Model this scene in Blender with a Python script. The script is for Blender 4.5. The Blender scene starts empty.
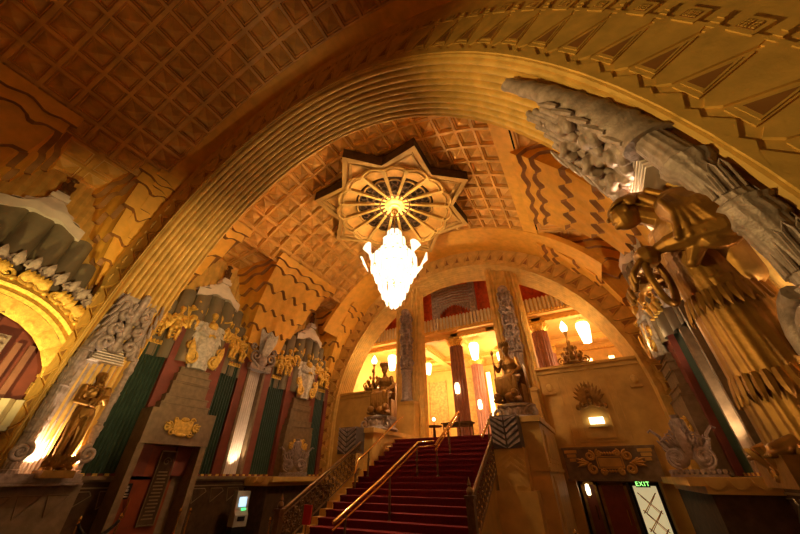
import bpy, bmesh, math, random
from mathutils import Vector, Matrix
sc = bpy.context.scene
COL = sc.collection
PI = math.pi
sin, cos, sqrt, rad = math.sin, math.cos, math.sqrt, math.radians
FL = -2.35            # floor height; z = 0 is the level of the wainscot cornice
CX, R, CZ = -5.3, 8.9, 3.2   # barrel vault axis and radius
XL, XR = CX - R, CX + R

# ------------------------------------------------------------------ materials
def mat(name, col, rough=.6, metal=0., noise=.18, scale=3., bump=.0, bscale=40., emit=None, estr=0., spec=.3):
    m = bpy.data.materials.new(name); m.use_nodes = True
    nt = m.node_tree; N = nt.nodes; L = nt.links; b = N['Principled BSDF']
    b.inputs['Roughness'].default_value = rough; b.inputs['Metallic'].default_value = metal
    b.inputs['Specular IOR Level'].default_value = spec
    tc = N.new('ShaderNodeTexCoord')
    if noise > 0:
        n = N.new('ShaderNodeTexNoise'); n.inputs['Scale'].default_value = scale; n.inputs['Detail'].default_value = 5
        L.new(tc.outputs['Object'], n.inputs['Vector'])
        r = N.new('ShaderNodeValToRGB'); e = r.color_ramp.elements
        e[0].position = .3; e[1].position = .7
        e[0].color = tuple(c * (1 - noise) for c in col) + (1,); e[1].color = tuple(min(1, c * (1 + noise)) for c in col) + (1,)
        L.new(n.outputs['Fac'], r.inputs['Fac']); L.new(r.outputs['Color'], b.inputs['Base Color'])
    else:
        b.inputs['Base Color'].default_value = tuple(col) + (1,)
    if bump > 0:
        n2 = N.new('ShaderNodeTexNoise'); n2.inputs['Scale'].default_value = bscale; n2.inputs['Detail'].default_value = 3
        L.new(tc.outputs['Object'], n2.inputs['Vector'])
        bp = N.new('ShaderNodeBump'); bp.inputs['Strength'].default_value = bump; bp.inputs['Distance'].default_value = .02
        L.new(n2.outputs['Fac'], bp.inputs['Height']); L.new(bp.outputs['Normal'], b.inputs['Normal'])
    if emit:
        b.inputs['Emission Color'].default_value = tuple(emit) + (1,); b.inputs['Emission Strength'].default_value = estr
    return m

M = dict(
    plaster=mat('ochre_plaster', (.70, .42, .10), .55, bump=.25, bscale=14),
    plasterdark=mat('ochre_dark_and_riser_shade', (.34, .15, .04), .6),  # dark fields of the arch band, and shade painted on spandrel risers
    coffer=mat('coffer_paint', (.76, .40, .085), .5, noise=.25, scale=2., bump=.2, bscale=20),
    cofferhi=mat('coffer_moulding_paint', (.92, .60, .24), .5),
    spandrel=mat('orange_plaster', (.86, .43, .055), .6, noise=.12, bump=.2, bscale=10),
    silver=mat('silver_leaf_plaster', (.36, .27, .225), .45, .12, noise=.3, scale=9, bump=.5, bscale=30),
    silverdark=mat('silver_recess_paint', (.13, .10, .09), .5),
    bronze=mat('bronze_leaf', (.31, .15, .03), .44, .6, noise=.3, scale=5, bump=.15, bscale=30),
    gold=mat('gold_leaf', (.85, .50, .10), .40, .35, noise=.3, scale=10, bump=.5, bscale=40),
    maroon=mat('maroon_paint', (.22, .055, .035), .5),
    green=mat('dark_green_paint', (.032, .060, .038), .45),
    drape=mat('taupe_plaster', (.20, .155, .095), .6, noise=.15, scale=2),
    pylon=mat('brown_stone_paint', (.23, .155, .085), .5, noise=.2, scale=6, bump=.15),
    wood=mat('dark_wainscot', (.075, .04, .018), .65, noise=.3, scale=5, spec=.12),
    stone=mat('ochre_stone', (.60, .35, .085), .55, noise=.15, scale=2.5, bump=.2, bscale=12),
    carpet=mat('red_carpet', (.14, .007, .009), .95, noise=.25, scale=20, bump=.4, bscale=180),
    carpetdark=mat('patterned_floor_carpet', (.10, .03, .015), .9, noise=.5, scale=6),
    brass=mat('polished_brass', (.75, .47, .17), .22, .95, noise=.1),
    iron=mat('bronze_ironwork', (.17, .09, .035), .4, .6, noise=.3, scale=12),
    black=mat('black_paint', (.012, .01, .009), .4),
    reddoor=mat('red_lacquered_door', (.26, .055, .02), .35),
    curtain=mat('red_curtain', (.62, .09, .02), .8, noise=.25, scale=4),
    flutewhite=mat('cream_organ_pipe', (.72, .62, .42), .45, noise=.12),
    rib=mat('ivory_reeding', (.82, .70, .60), .5, noise=.1),
    column=mat('mauve_column_paint', (.30, .13, .085), .5, noise=.15),
    mezz=mat('cream_plaster', (.78, .48, .13), .6, noise=.1),
    mezzpanel=mat('stencilled_gold_panel', (.62, .38, .12), .6, noise=.35, scale=5),
    palesilver=mat('pale_silver_leaf', (.62, .56, .48), .45, .1, noise=.3, scale=9, bump=.5, bscale=30),
    white=mat('white_plastic', (.40, .37, .31), .4, noise=.05),
    redsign=mat('red_notice', (.50, .02, .015), .5, noise=0),
    glass=mat('pale_glass', (.75, .68, .5), .15, noise=0, emit=(1, .8, .4), estr=.5),
    crystal=mat('lit_crystal', (.12, .11, .09), .2, noise=0, emit=(1, .84, .58), estr=1.7),
    bulb=mat('lit_lamp_glass', (1, .95, .8), .3, noise=0, emit=(1, .76, .42), estr=4.5),
    lpanel=mat('lit_light_panel', (1, .9, .7), .4, noise=0, emit=(1, .74, .32), estr=3.4),
    whitelamp=mat('lit_sign_glass', (1, 1, .9), .4, noise=0, emit=(1, .9, .6), estr=3.),
    exitsign=mat('exit_sign_green', (.2, .8, .2), .4, noise=0, emit=(.35, 1, .2), estr=2.5),
    screen=mat('atm_screen', (.5, .7, 1), .2, noise=0, emit=(.5, .75, 1), estr=1.2),
    greenled=mat('atm_keypad_light', (.1, .8, .2), .3, noise=0, emit=(.1, 1, .3), estr=1.5),
    hubglow=mat('lit_amber_glass', (1, .6, .1), .3, noise=0, emit=(1, .55, .1), estr=.7),
    letters=mat('dull_gold_lettering', (.26, .18, .09), .4, .5, noise=0),
)

# ------------------------------------------------------------------ mesh builder
class MB:
    def __init__(s): s.v = []; s.f = []; s.mi = []; s.k = 0; s.T = Matrix.Identity(4)
    def P(s, p): s.v.append(tuple(s.T @ Vector(p))); return len(s.v) - 1
    def F(s, *i): s.f.append(i); s.mi.append(s.k)
    def grid(s, rows, closeu=False, closev=False):
        ids = [[s.P(p) for p in r] for r in rows]; n = len(ids); m = len(ids[0])
        for i in range(n - (0 if closev else 1)):
            a, b = ids[i], ids[(i + 1) % n]
            for j in range(m - (0 if closeu else 1)):
                j2 = (j + 1) % m; s.F(a[j], a[j2], b[j2], b[j])
        return ids
    def box(s, x0, x1, y0, y1, z0, z1):
        i = [s.P(p) for p in ((x0,y0,z0),(x1,y0,z0),(x1,y1,z0),(x0,y1,z0),(x0,y0,z1),(x1,y0,z1),(x1,y1,z1),(x0,y1,z1))]
        for q in ((0,3,2,1),(4,5,6,7),(0,1,5,4),(1,2,6,5),(2,3,7,6),(3,0,4,7)): s.F(*[i[k] for k in q])
    def prism(s, pts, ext):
        e = Vector(ext); a = [s.P(p) for p in pts]; b = [s.P(Vector(p) + e) for p in pts]; n = len(a)
        s.F(*a); s.F(*b[::-1])
        for i in range(n): s.F(a[i], a[(i + 1) % n], b[(i + 1) % n], b[i])
    def pyr(s, pts, apex):
        a = [s.P(p) for p in pts]; t = s.P(apex); n = len(a)
        for i in range(n): s.F(a[i], a[(i + 1) % n], t)
    def loft(s, secs, cap=True):
        ids = s.grid(secs, closeu=True)
        if cap: s.F(*ids[0][::-1]); s.F(*ids[-1])
    def tube(s, pts, r, n=8, cap=True):
        pts = [Vector(p) for p in pts]; k = len(pts)
        rs = list(r) if isinstance(r, (list, tuple)) else [r] * k
        if len(rs) != k: rs = [rs[round(i * (len(rs) - 1) / max(1, k - 1))] for i in range(k)]
        secs = []; pu = None
        for i, p in enumerate(pts):
            t = (pts[min(i + 1, k - 1)] - pts[max(i - 1, 0)])
            if t.length < 1e-9: t = Vector((0, 0, 1))
            t.normalize()
            if pu is None: pu = t.orthogonal().normalized()
            u = pu - t * pu.dot(t)
            u = t.orthogonal().normalized() if u.length < 1e-6 else u.normalized()
            pu = u; w = t.cross(u)
            secs.append([p + (u * cos(a) + w * sin(a)) * rs[i] for a in (2 * PI * j / n for j in range(n))])
        s.loft(secs, cap)
    def ell(s, c, r, nu=10, nv=7, rot=None):
        if not isinstance(r, (list, tuple)): r = (r, r, r)
        c = Vector(c); rows = []
        for i in range(nv + 1):
            a = PI * i / nv - PI / 2; q = max(cos(a), .02)
            row = []
            for j in range(nu):
                b = 2 * PI * j / nu; p = Vector((r[0] * q * cos(b), r[1] * q * sin(b), r[2] * sin(a)))
                if rot: p = rot @ p
                row.append(c + p)
            rows.append(row)
        s.loft(rows)
    def lathe(s, prof, c=(0, 0, 0), n=16, cap=True, fd=.0, fn=8):
        rows = []
        for r, z in prof:
            rows.append([(c[0] + r * (1 - fd * (.5 + .5 * cos(fn * a))) * cos(a), c[1] + r * (1 - fd * (.5 + .5 * cos(fn * a))) * sin(a), c[2] + z) for a in (2 * PI * j / n for j in range(n))])
        s.loft(rows, cap)
    def reeds(s, y0, y1, z0, z1, x, n, d, seg=4, ztops=None):
        w = (y1 - y0) / n
        for k in range(n):
            a = y0 + k * w; zt = ztops[k] if ztops else z1
            pr = [(a + w * j / seg, x + d * sin(PI * j / seg)) for j in range(seg + 1)]
            ids = s.grid([[(q[1], q[0], z0) for q in pr], [(q[1], q[0], zt) for q in pr]])
            s.F(*ids[1])
    def build(s, name, m, parent=None, smooth=0, loc=None):
        me = bpy.data.meshes.new(name)
        if loc is not None:
            l = Vector(loc); s.v = [tuple(Vector(p) - l) for p in s.v]
        me.from_pydata(s.v, [], s.f)
        ms = m if isinstance(m, (list, tuple)) else [m]
        for q in ms: me.materials.append(M[q])
        if len(ms) > 1: me.polygons.foreach_set('material_index', s.mi)
        me.update()
        bm = bmesh.new(); bm.from_mesh(me); bmesh.ops.recalc_face_normals(bm, faces=bm.faces); bm.to_mesh(me); bm.free()
        if smooth:
            me.polygons.foreach_set('use_smooth', [True] * len(me.polygons)); me.set_sharp_from_angle(angle=rad(smooth))
        o = bpy.data.objects.new(name, me); COL.objects.link(o)
        if loc is not None: o.location = loc
        if parent: o.parent = parent
        return o

def tag(o, label, cat, group=None, kind=None):
    if label: o['label'] = label
    if cat: o['category'] = cat
    if group: o['group'] = group
    if kind: o['kind'] = kind
    return o
def thing(name, loc, label, cat, rz=0, group=None):
    o = bpy.data.objects.new(name, None); COL.objects.link(o); o.empty_display_size = .1
    o.location = loc; o.rotation_euler = (0, 0, rz)
    return tag(o, label, cat, group)
def struct(o): o['kind'] = 'structure'; return o
KIDS = {}
def copy_tree(root, loc, rz, label, group=None, scale=None):
    r = root.copy(); COL.objects.link(r); r.location = loc; r.rotation_euler = (0, 0, rz); r['label'] = label
    if group: r['group'] = group
    if scale: r.scale = scale
    for ch in list(root.children):
        c = ch.copy(); COL.objects.link(c); c.parent = r
        for g in list(ch.children):
            d = g.copy(); COL.objects.link(d); d.parent = c
    return r
def sculpt(name, fill, voxel, m, parent=None, smooth_it=2):
    """fill(mb) adds overlapping closed forms; they are fused into one continuous skin"""
    mb = MB(); fill(mb)
    me = bpy.data.meshes.new('tmp'); me.from_pydata(mb.v, [], mb.f); me.update()
    bm = bmesh.new(); bm.from_mesh(me); bmesh.ops.recalc_face_normals(bm, faces=bm.faces); bm.to_mesh(me); bm.free()
    t = bpy.data.objects.new('tmp', me); COL.objects.link(t)
    md = t.modifiers.new('r', 'REMESH'); md.mode = 'VOXEL'; md.voxel_size = voxel
    ms = t.modifiers.new('s', 'SMOOTH'); ms.factor = .5; ms.iterations = smooth_it
    dg = bpy.context.evaluated_depsgraph_get(); dg.update()
    nm = bpy.data.meshes.new_from_object(t.evaluated_get(dg)); nm.name = name
    bpy.data.objects.remove(t); bpy.data.meshes.remove(me)
    nm.materials.clear(); nm.materials.append(M[m])
    nm.polygons.foreach_set('use_smooth', [True] * len(nm.polygons))
    o = bpy.data.objects.new(name, nm); COL.objects.link(o)
    if parent: o.parent = parent
    return o
def cap(mb, p, r, q, r2, n=9):   # tapered limb with round ends
    p, q = Vector(p), Vector(q); mb.tube([p, p.lerp(q, .5), q], [r, (r + r2) / 2, r2], n); mb.ell(p, r, n, 6); mb.ell(q, r2, n, 6)
def limb(mb, pts):
    for (a, ra), (b, rb) in zip(pts, pts[1:]): cap(mb, a, ra, b, rb)
def spiral(c, r, turns=1.6, start=0., dirn=1, x=0., grow=0.):
    n = int(14 * turns) + 4; out = []
    for i in range(n + 1):
        t = i / n; a = start + dirn * 2 * PI * turns * t; q = r * (1 - .85 * t)
        out.append((c[0] + x + grow * t, c[1] + q * cos(a), c[2] + q * sin(a)))
    return out
def leaf(mb, base, tip, w, curl=.15, n=6, axis=(1, 0, 0), th=.03):
    """a curved pointed blade from base to tip, bulging along axis"""
    b, t = Vector(base), Vector(tip); ax = Vector(axis); d = t - b; side = d.cross(ax).normalized()
    secs = []
    for i in range(n + 1):
        u = i / n; c = b + d * u + ax * (curl * sin(PI * u) + curl * .8 * u * u)
        ww = w * (sin(PI * (.18 + .82 * u)) ** .8 if u < 1 else .03) + .003
        secs.append([c - side * ww, c + ax * th, c + side * ww, c - ax * th * .6])
    mb.loft(secs)

# ------------------------------------------------------------------ camera
cam = bpy.data.cameras.new('camera'); co = bpy.data.objects.new('camera', cam); COL.objects.link(co)
cam.sensor_width = 36; cam.lens = 14.0; cam.clip_start = .05; cam.clip_end = 200
p_, w_ = rad(33.9), rad(28.7)
Fv = Vector((-sin(w_) * cos(p_), cos(w_) * cos(p_), sin(p_))); Rv = Vector((cos(w_), sin(w_), 0)); Uv = Rv.cross(Fv)
co.matrix_world = Matrix(((Rv.x, Uv.x, -Fv.x, 0), (Rv.y, Uv.y, -Fv.y, 0), (Rv.z, Uv.z, -Fv.z, 0), (0, 0, 0, 1)))
sc.camera = co

# ------------------------------------------------------------------ lights
def light(name, kind, loc, power, col, radius=.1, target=None, angle=None, size=None, blend=.5):
    l = bpy.data.lights.new(name, kind); l.energy = power; l.color = col
    if kind == 'AREA':
        l.shape = 'RECTANGLE'; l.size, l.size_y = size
    else: l.shadow_soft_size = radius
    if kind == 'SPOT': l.spot_size = rad(angle); l.spot_blend = blend
    o = bpy.data.objects.new(name, l); COL.objects.link(o); o.location = loc
    if target is not None:
        d = Vector(target) - Vector(loc); o.rotation_euler = d.to_track_quat('-Z', 'Y').to_euler()
    return o

# ------------------------------------------------------------------ vault
def bar(s, y, h=0):    # barrel vault: arc coordinate s from the crown, h = inwards
    a = s / R; return (CX + (R - h) * sin(a), y, CZ + (R - h) * cos(a))
def coffer(mb, f, a0, a1, b0, b1, h1=.13, h2=.06):
    """square coffer between a0..a1, b0..b1; f(a, b, h) -> point, h inward from the ground plane"""
    def ring(t, h): return [f(a, b, h) for a, b in ((a0+(a1-a0)*t, b0+(b1-b0)*t), (a1-(a1-a0)*t, b0+(b1-b0)*t), (a1-(a1-a0)*t, b1-(b1-b0)*t), (a0+(a1-a0)*t, b1-(b1-b0)*t))]
    rs = [(0, h1), (.07, h1), (.085, h1 * .55), (.12, h1 * .55), (.125, h1 * .78), (.145, h1 * .78), (.165, h1 * .25)]
    prev = [mb.P(p) for p in ring(*rs[0])]
    for i, (t, h) in enumerate(rs[1:]):
        cur = [mb.P(p) for p in ring(t, h)]
        mb.k = 1 if i in (3, 4) else 0
        for j in range(4): mb.F(prev[j], prev[(j + 1) % 4], cur[(j + 1) % 4], cur[j])
        prev = cur
    mb.k = 0
    t = mb.P(f((a0 + a1) / 2, (b0 + b1) / 2, h1 * 1.35))
    for j in range(4): mb.F(prev[j], prev[(j + 1) % 4], t)

ST = .76; YT = .8
mb = MB()
fb = lambda s, y, h: bar(s, y, h)
for i in range(17):
    for j in range(11):
        s0 = -7.44 + ST * i; y0 = 4.85 + YT * j
        coffer(mb, fb, s0, s0 + ST, y0, y0 + YT, .16)
for i in range(-1, 18):
    for j in range(12):
        s0 = -6.87 + .73 * i; y0 = 2.64 - .74 * (j + 1)
        coffer(mb, fb, s0, s0 + .73, y0, y0 + .74, .17)
mb.k = 1
# smooth bands each side of the near rib and before the far arch, and outer shells
for y0, y1, h in ((13.65, 16.2, .2), (2.64, 3.2, .2), (4.1, 4.85, .2)):
    n = 48
    for s0, s1 in ((-9.4, 9.4),):
        mb.grid([[bar(s0 + (s1 - s0) * i / n, y, h) for i in range(n + 1)] for y in (y0, y1)])
        mb.grid([[bar(s0 + (s1 - s0) * i / n, y, hh) for i in range(n + 1)] for y, hh in ((y0, h), (y0, -.05))])
        mb.grid([[bar(s0 + (s1 - s0) * i / n, y, hh) for i in range(n + 1)] for y, hh in ((y1, h), (y1, -.05))])
for s0, s1 in ((5.4, 6.15),): mb.grid([[bar(s0 + (s1 - s0) * i / 4, y, .17) for i in range(5)] for y in (4.1, 16)])
# end wall of the near bay vault
mb.k = 0
mb.prism([(CX + 10 * cos(PI * i / 24), -6.4, CZ + 10 * sin(PI * i / 24)) for i in range(25)], (0, -.2, 0))
o = mb.build('ceiling', ['coffer', 'spandrel']); struct(o)

# walls, floor, far room
def sbox(name, m, *b):
    q = MB(); q.box(*b); return struct(q.build(name, m))
sbox('floor', 'carpetdark', XL - .4, XR + .4, -6.6, 16.2, FL - .2, FL)
sbox('wall_left', 'drape', XL - .4, XL, -6.6, 16.2, FL, 11)
sbox('wall_right', 'drape', XR, XR + .4, -6.6, 16.2, FL, 12)
sbox('wall_near', 'pylon', XL, XR, -6.8, -6.4, FL, 4)

# ------------------------------------------------------------------ arches
def arch_pts(a, b, cz, n, zb=FL, ex=2.0):
    pts = []
    k = max(2, int((cz - zb) / .6))
    left = [(CX - a, zb + (cz - zb) * i / k) for i in range(k)]
    mid = []
    for i in range(n + 1):
        t = PI - PI * i / n; c, s_ = cos(t), sin(t)
        mid.append((CX + a * (abs(c) ** (2 / ex)) * (1 if c > 0 else -1), cz + b * (abs(s_) ** (2 / ex))))
    return left + mid + [(2 * CX - x, z) for x, z in left[::-1]]
def resample(pts, n):
    d = [0]
    for p, q in zip(pts, pts[1:]): d.append(d[-1] + math.hypot(q[0] - p[0], q[1] - p[1]))
    out = []; k = 0
    for i in range(n + 1):
        t = d[-1] * i / n
        while k < len(d) - 2 and d[k + 1] < t: k += 1
        u = (t - d[k]) / max(1e-9, d[k + 1] - d[k]); out.append((pts[k][0] + (pts[k+1][0] - pts[k][0]) * u, pts[k][1] + (pts[k+1][1] - pts[k][1]) * u))
    return out, d[-1]
def outer_pts(n, zb=FL):
    r = R - .0
    pts = [(XL, zb + (CZ - zb) * i / 10) for i in range(10)] + [(CX - r * cos(PI * i / 60), CZ + r * sin(PI * i / 60)) for i in range(61)]
    return resample(pts + [(XR, CZ - (CZ - zb) * (i + 1) / 10) for i in range(10)], n)[0]
N_ = 120
def make_arch(nm, label, front, back, yf, yb, reeds_n, W, name_label, amp=.07, ysgn=-1, zcut=None):
    t = thing(nm, (CX, yf, FL), label, 'arch')
    off = Vector(t.location)
    F, LF = resample(front, N_); B, LB = resample(back, N_)
    mb = MB(); mb.T = Matrix.Translation(-off)
    rows = []
    seg = 6
    prof = []
    for k in range(reeds_n):
        for j in range(seg):
            u = (k + j / seg) / reeds_n; prof.append((u, amp * (sin(PI * j / seg) ** .5 if 0 < j < seg else -.6)))
    prof.append((1, 0))
    prof = [(0, 0), (.005, amp * .6), (.03, amp * .9)] + [(.05 + .9 * u, h) for u, h in prof] + [(.97, amp * .9), (.995, amp * .6), (1, 0)]
    for u, h in prof:
        row = []
        for i in range(N_ + 1):
            x = F[i][0] * (1 - u) + B[i][0] * u; z = F[i][1] * (1 - u) + B[i][1] * u
            nx, nz = CX - x, (2 - z) if z > 2 else 0
            l = math.hypot(nx, nz) or 1; row.append((x + nx / l * h, yf + (yb - yf) * u, z + nz / l * h))
        rows.append(row)
    mb.grid(rows); mb.build('ribbed_soffit', 'plaster', t, 35)
    # front and back faces filling up to the vault
    O = outer_pts(N_)
    for nme, E, y in (('front_face', F, yf), ('back_face', B, yb)):
        q = MB(); q.T = Matrix.Translation(-off)
        q.grid([[(x, y, z) for x, z in E], [(x, y, z) for x, z in O]]); q.build(nme, 'plaster', t)
    # carved band of kites and sunk triangles
    L = LF; n = round(L / .66); w = L / n
    D, _ = resample(front, 600)
    def at(s, r, h):
        i = max(0, min(599, s / L * 600)); k = int(i); k = min(k, 598); u = i - k
        x = D[k][0] * (1 - u) + D[k+1][0] * u; z = D[k][1] * (1 - u) + D[k+1][1] * u
        tx, tz = D[min(k+2, 600)][0] - D[max(k-1, 0)][0], D[min(k+2, 600)][1] - D[max(k-1, 0)][1]
        l = math.hypot(tx, tz); nx, nz = -tz / l, tx / l
        return (x + nx * r * W, yf + ysgn * h, z + nz * r * W)
    q = MB(); q.T = Matrix.Translation(-off)
    hs_ = 2.2 if yf > 10 else 1.0
    def poly(c, pts, h0, h1, k=0):
        h0 *= hs_; h1 *= hs_
        q.k = k; a = [q.P(at(c + s * w, r, h1)) for s, r in pts]; b = [q.P(at(c + s * w, r, h0)) for s, r in pts]
        q.F(*a)
        for i in range(len(a)): q.F(a[i], a[(i+1) % len(a)], b[(i+1) % len(a)], b[i])
    for i in range(n):
        c = (i + .5) * w
        poly(c, [(0, .14), (.17, .22), (.21, .30), (.46, .82), (.40, .93), (-.40, .93), (-.46, .82), (-.21, .30), (-.17, .22)], 0, .032)
        poly(c, [(-.21, .88), (.21, .88), (.21, 1.08), (-.21, 1.08)], 0, .05)
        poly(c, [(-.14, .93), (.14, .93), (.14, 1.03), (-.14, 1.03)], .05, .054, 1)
        for a_ in (-.1, -.05, 0, .05, .1):
          for b_ in (.94, .97, 1.0): poly(c, [(a_ - .015, b_), (a_ + .015, b_), (a_ + .015, b_ + .02), (a_ - .015, b_ + .02)], .054, .066)
        poly(c, [(-.5, .0), (-.25, .03), (0, .10), (.25, .03), (.5, 0), (.5, -.02), (-.5, -.02)], 0, .03)
        if i < n - 1:
            c2 = (i + 1) * w
            # triangle frame: outer raised rim, inner dark sunk field
            poly(c2, [(-.27, .20), (.27, .20), (.02, .76), (-.02, .76)], 0, .018)
            poly(c2, [(-.22, .25), (.22, .25), (.0, .68)], .018, .03)
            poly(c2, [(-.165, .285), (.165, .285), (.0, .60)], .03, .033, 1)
            for m_ in range(4):
                e = .13 - .028 * m_; poly(c2, [(-e, .84 + .05 * m_), (e, .84 + .05 * m_), (e, .89 + .05 * m_), (-e, .89 + .05 * m_)], 0, .02 + .014 * m_)
            poly(c2, [(-.42, .0), (-.3, .07), (0, .17), (.3, .07), (.42, 0)], 0, .028)
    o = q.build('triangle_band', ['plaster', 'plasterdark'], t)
    return t
near = make_arch('transverse_arch', 'huge ochre near arch with ribbed underside framing the hall', arch_pts(7.5, 9.95, 0, 80), arch_pts(7.3, 9.8, 0, 80), 3.15, 4.7, 9, 1.25, '', amp=.1)
far = make_arch('proscenium_arch', 'smaller ochre arch over the grand staircase at the far end', arch_pts(8.0, 8.45, 2.45, 80), arch_pts(7.75, 8.0, 2.35, 80), 16.0, 17.0, 7, 1.15, '', amp=.05)

# ------------------------------------------------------------------ side bays: spandrels and lunettes (local x inwards from the wall)
WB = [(0, 9.15), (.75, 9.1), (1.1, 8.4), (1.5, 7.3), (1.9, 6.2), (2.2, 5.2), (2.45, 4.3)]
def bprof(zt): return [(1.15, zt), (1.35, zt - .6), (1.75, zt - 2.2), (2.1, 6.1), (2.35, 5.1), (2.5, 4.3)]
WP = [(.8, 9.1), (1.15, 8.3), (1.5, 7.3), (1.9, 6.2), (2.2, 5.2), (2.45, 4.3)]
def ipl(P, v):
    t = v * (len(P) - 1); i = min(int(t), len(P) - 2); u = t - i
    return P[i][0] * (1 - u) + P[i+1][0] * u, P[i][1] * (1 - u) + P[i+1][1] * u
def nbar(z): return R - sqrt(max(0, R * R - (z - CZ) ** 2)) if z > CZ else 0
def wave(u):
    t = (u * 2.0) % 1.0
    return (0 if t < .15 else (t - .15) / .35 if t < .5 else 1 if t < .65 else 1 - (t - .65) / .35)
def spandrel(name, label, wall, yc, half, zt, sides=(1, 1), layers=7):
    """layered fan between lunettes centred yc-half and yc+half. sides: which lunette reveals exist"""
    rz = 0 if wall == 'L' else PI
    t = thing(name, (XL if wall == 'L' else XR, yc, 4.3), label, 'vault spandrel', rz)
    BP = bprof(zt)
    def pt(u, v, off):      # u -2..2, v 0 bottom .. 1 top
        v = min(1, max(0, v)); dyb, zb = ipl(BP, 1 - v); dyw, zw = ipl(WP, 1 - v)
        sg = 1 if u >= 0 else -1; hb = half - dyb; hw = half - dyw
        ub = min(1, abs(u)); n = nbar(zb)
        if abs(u) <= 1: x, y, z = n + off, hb * u, zb - off * .55 * (zb - 4) / 6
        else: x, y, z = n, hb * sg, zb
        if abs(u) >= 1:
            k = abs(u) - 1; y += sg * off * (1 if k > 0 or True else 0)
            x = (n + off * (1 if k == 0 else 0)) * (1 - k) + .02 * k; y = (hb * (1 - k) + hw * k + off) * sg; z = zb * (1 - k) + zw * k
            if k == 0: z = zb - off * .55 * (zb - 4) / 6
        return (x, y, z - 4.3)
    us = []
    lo = -2 if sides[0] else -1; hi = 2 if sides[1] else 1
    n = 60 * (hi - lo) // 1
    us = [lo + (hi - lo) * i / n for i in range(n + 1)]
    mb = MB(); prev_off = 0
    hs = [0, .26, .43, .57, .69, .80, .90, 1.0]
    def curve(i, off, dv=0):
        if i == 0: vv = [0] * len(us)
        elif i >= layers: vv = [1] * len(us)
        else: vv = [hs[i] + dv + .032 * (wave(u * .95 + .25) - .5) for u in us]
        return [pt(u, v, off) for u, v in zip(us, vv)]
    for i in range(layers):
        b_, t_ = .16 + .03 * i, .05 + .03 * i
        if i == 0: b_ = .05
        d_ = .0095 if i else 0
        a = curve(i, b_, d_); b = curve(i + 1, t_)
        rows = [a]
        for q in (.3, .65):
            rows.append([Vector(p) * (1 - q) + Vector(p2) * q for p, p2 in zip(curve(i, b_ + (t_ - b_) * q, d_), curve(i + 1, b_ + (t_ - b_) * q))])
        mb.k = 0; mb.grid(rows + [b])
        if i < layers - 1: mb.k = 1; mb.grid([b, curve(i + 1, .16 + .03 * (i + 1), .0095)])  # dark riser strip: shade under the overhanging layer put into the colour
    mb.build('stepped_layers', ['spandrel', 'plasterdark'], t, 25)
    return t

def lunette(wall, yc, zt, label, full=True):
    """recess: reeded gold back, taupe folds, silver pelmet; coffered soffit above"""
    rz = 0 if wall == 'L' else PI
    t = thing('lunette', (XL if wall == 'L' else XR, yc, 4.3), label, 'lunette', rz)
    mb = MB()
    # coffered soffit strip between wall and vault
    n = nbar(zt)
    def f(a, b, h): # a 0..1 from wall to vault edge ; b -1..1
        hw = .8 + (1.3 - .8) * a; return (n * a, b * hw, 9.1 - 4.3 + (zt - 9.1) * a - h + .0)
    na = 3
    for i in range(na):
        for j in range(2): coffer(mb, f, i / na, (i + 1) / na, -1 + j, j, .16)
    mb.build('coffered_soffit', ['coffer', 'cofferhi'], t)
    mb = MB(); ys = [-2.3 + 4.6 * k / 17 for k in range(18)]
    def ztop(y):
        y = abs(y)
        for (d0, z0), (d1, z1) in zip(WB, WB[1:]):
            if y <= d1: return z0 + (z1 - z0) * (y - d0) / (d1 - d0) - 4.32
        return 0
    mb.reeds(-2.38, 2.38, 0, 0, .02, 17, .09, ztops=[ztop(-2.38 + .28 * (k + .5) + (.0)) - .05 for k in range(17)])
    mb.build('gold_reeding', 'plaster', t, 40)
    mb = MB()
    # taupe folds: seven wide convex folds with notched tops
    ws = [(-2.35, -1.95, 5.3), (-1.95, -1.5, 6.1), (-1.5, -.95, 6.75), (-.95, -.32, 7.1), (-.32, .32, 7.15), (.32, .95, 7.1), (.95, 1.5, 6.75), (1.5, 1.95, 6.1), (1.95, 2.35, 5.3)]
    for a, b, z in ws:
        d = .55 if abs(a + b) < 1.4 else .38 if abs(a + b) < 3 else .24
        pr = [(a + (b - a) * j / 10, .1 + d * (.55 + .45 * sin(PI * j / 10) ** .6)) for j in range(11)]
        r0 = [(q[1], q[0], -.5) for q in pr]; r1 = [(q[1], q[0], z - 4.3 + (.07 * sin(PI * j / 10))) for j, q in enumerate(pr)]
        ids = mb.grid([r0, r1]); mb.F(*ids[1])
        for e in (0, -1): mb.F(mb.P(r0[e]), mb.P(r1[e]), mb.P((.05, r1[e][1], r1[e][2])), mb.P((.05, r0[e][1], r0[e][2])))
    mb.build('fluted_drape', 'drape', t, 30)
    mb = MB()
    # silver stepped pelmet of wavy layers
    for k, (hw, z0, z1, d) in enumerate(((1.05, 6.95, 7.25, .78), (.85, 7.15, 7.4, .70), (.62, 7.35, 7.6, .62), (.4, 7.55, 7.75, .54))):
        top = []; bot = []
        m_ = 18
        for j in range(m_ + 1):
            y = -hw + 2 * hw * j / m_; wv = .05 * cos(j * PI / 3)
            xx = d * (1 - .35 * (y / hw) ** 2)
            top.append((xx, y, z1 - 4.3 - .22 * (y / hw) ** 2 + wv)); bot.append((xx, y, z0 - 4.3 - .30 * (y / hw) ** 2 + wv))
        ids = mb.grid([bot, top, [(0.1, q[1], q[2]) for q in top]]); mb.grid([bot, [(.1, q[1], q[2]) for q in bot]])
    mb.build('silver_pelmet', 'rib', t, 30)
    return t
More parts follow.
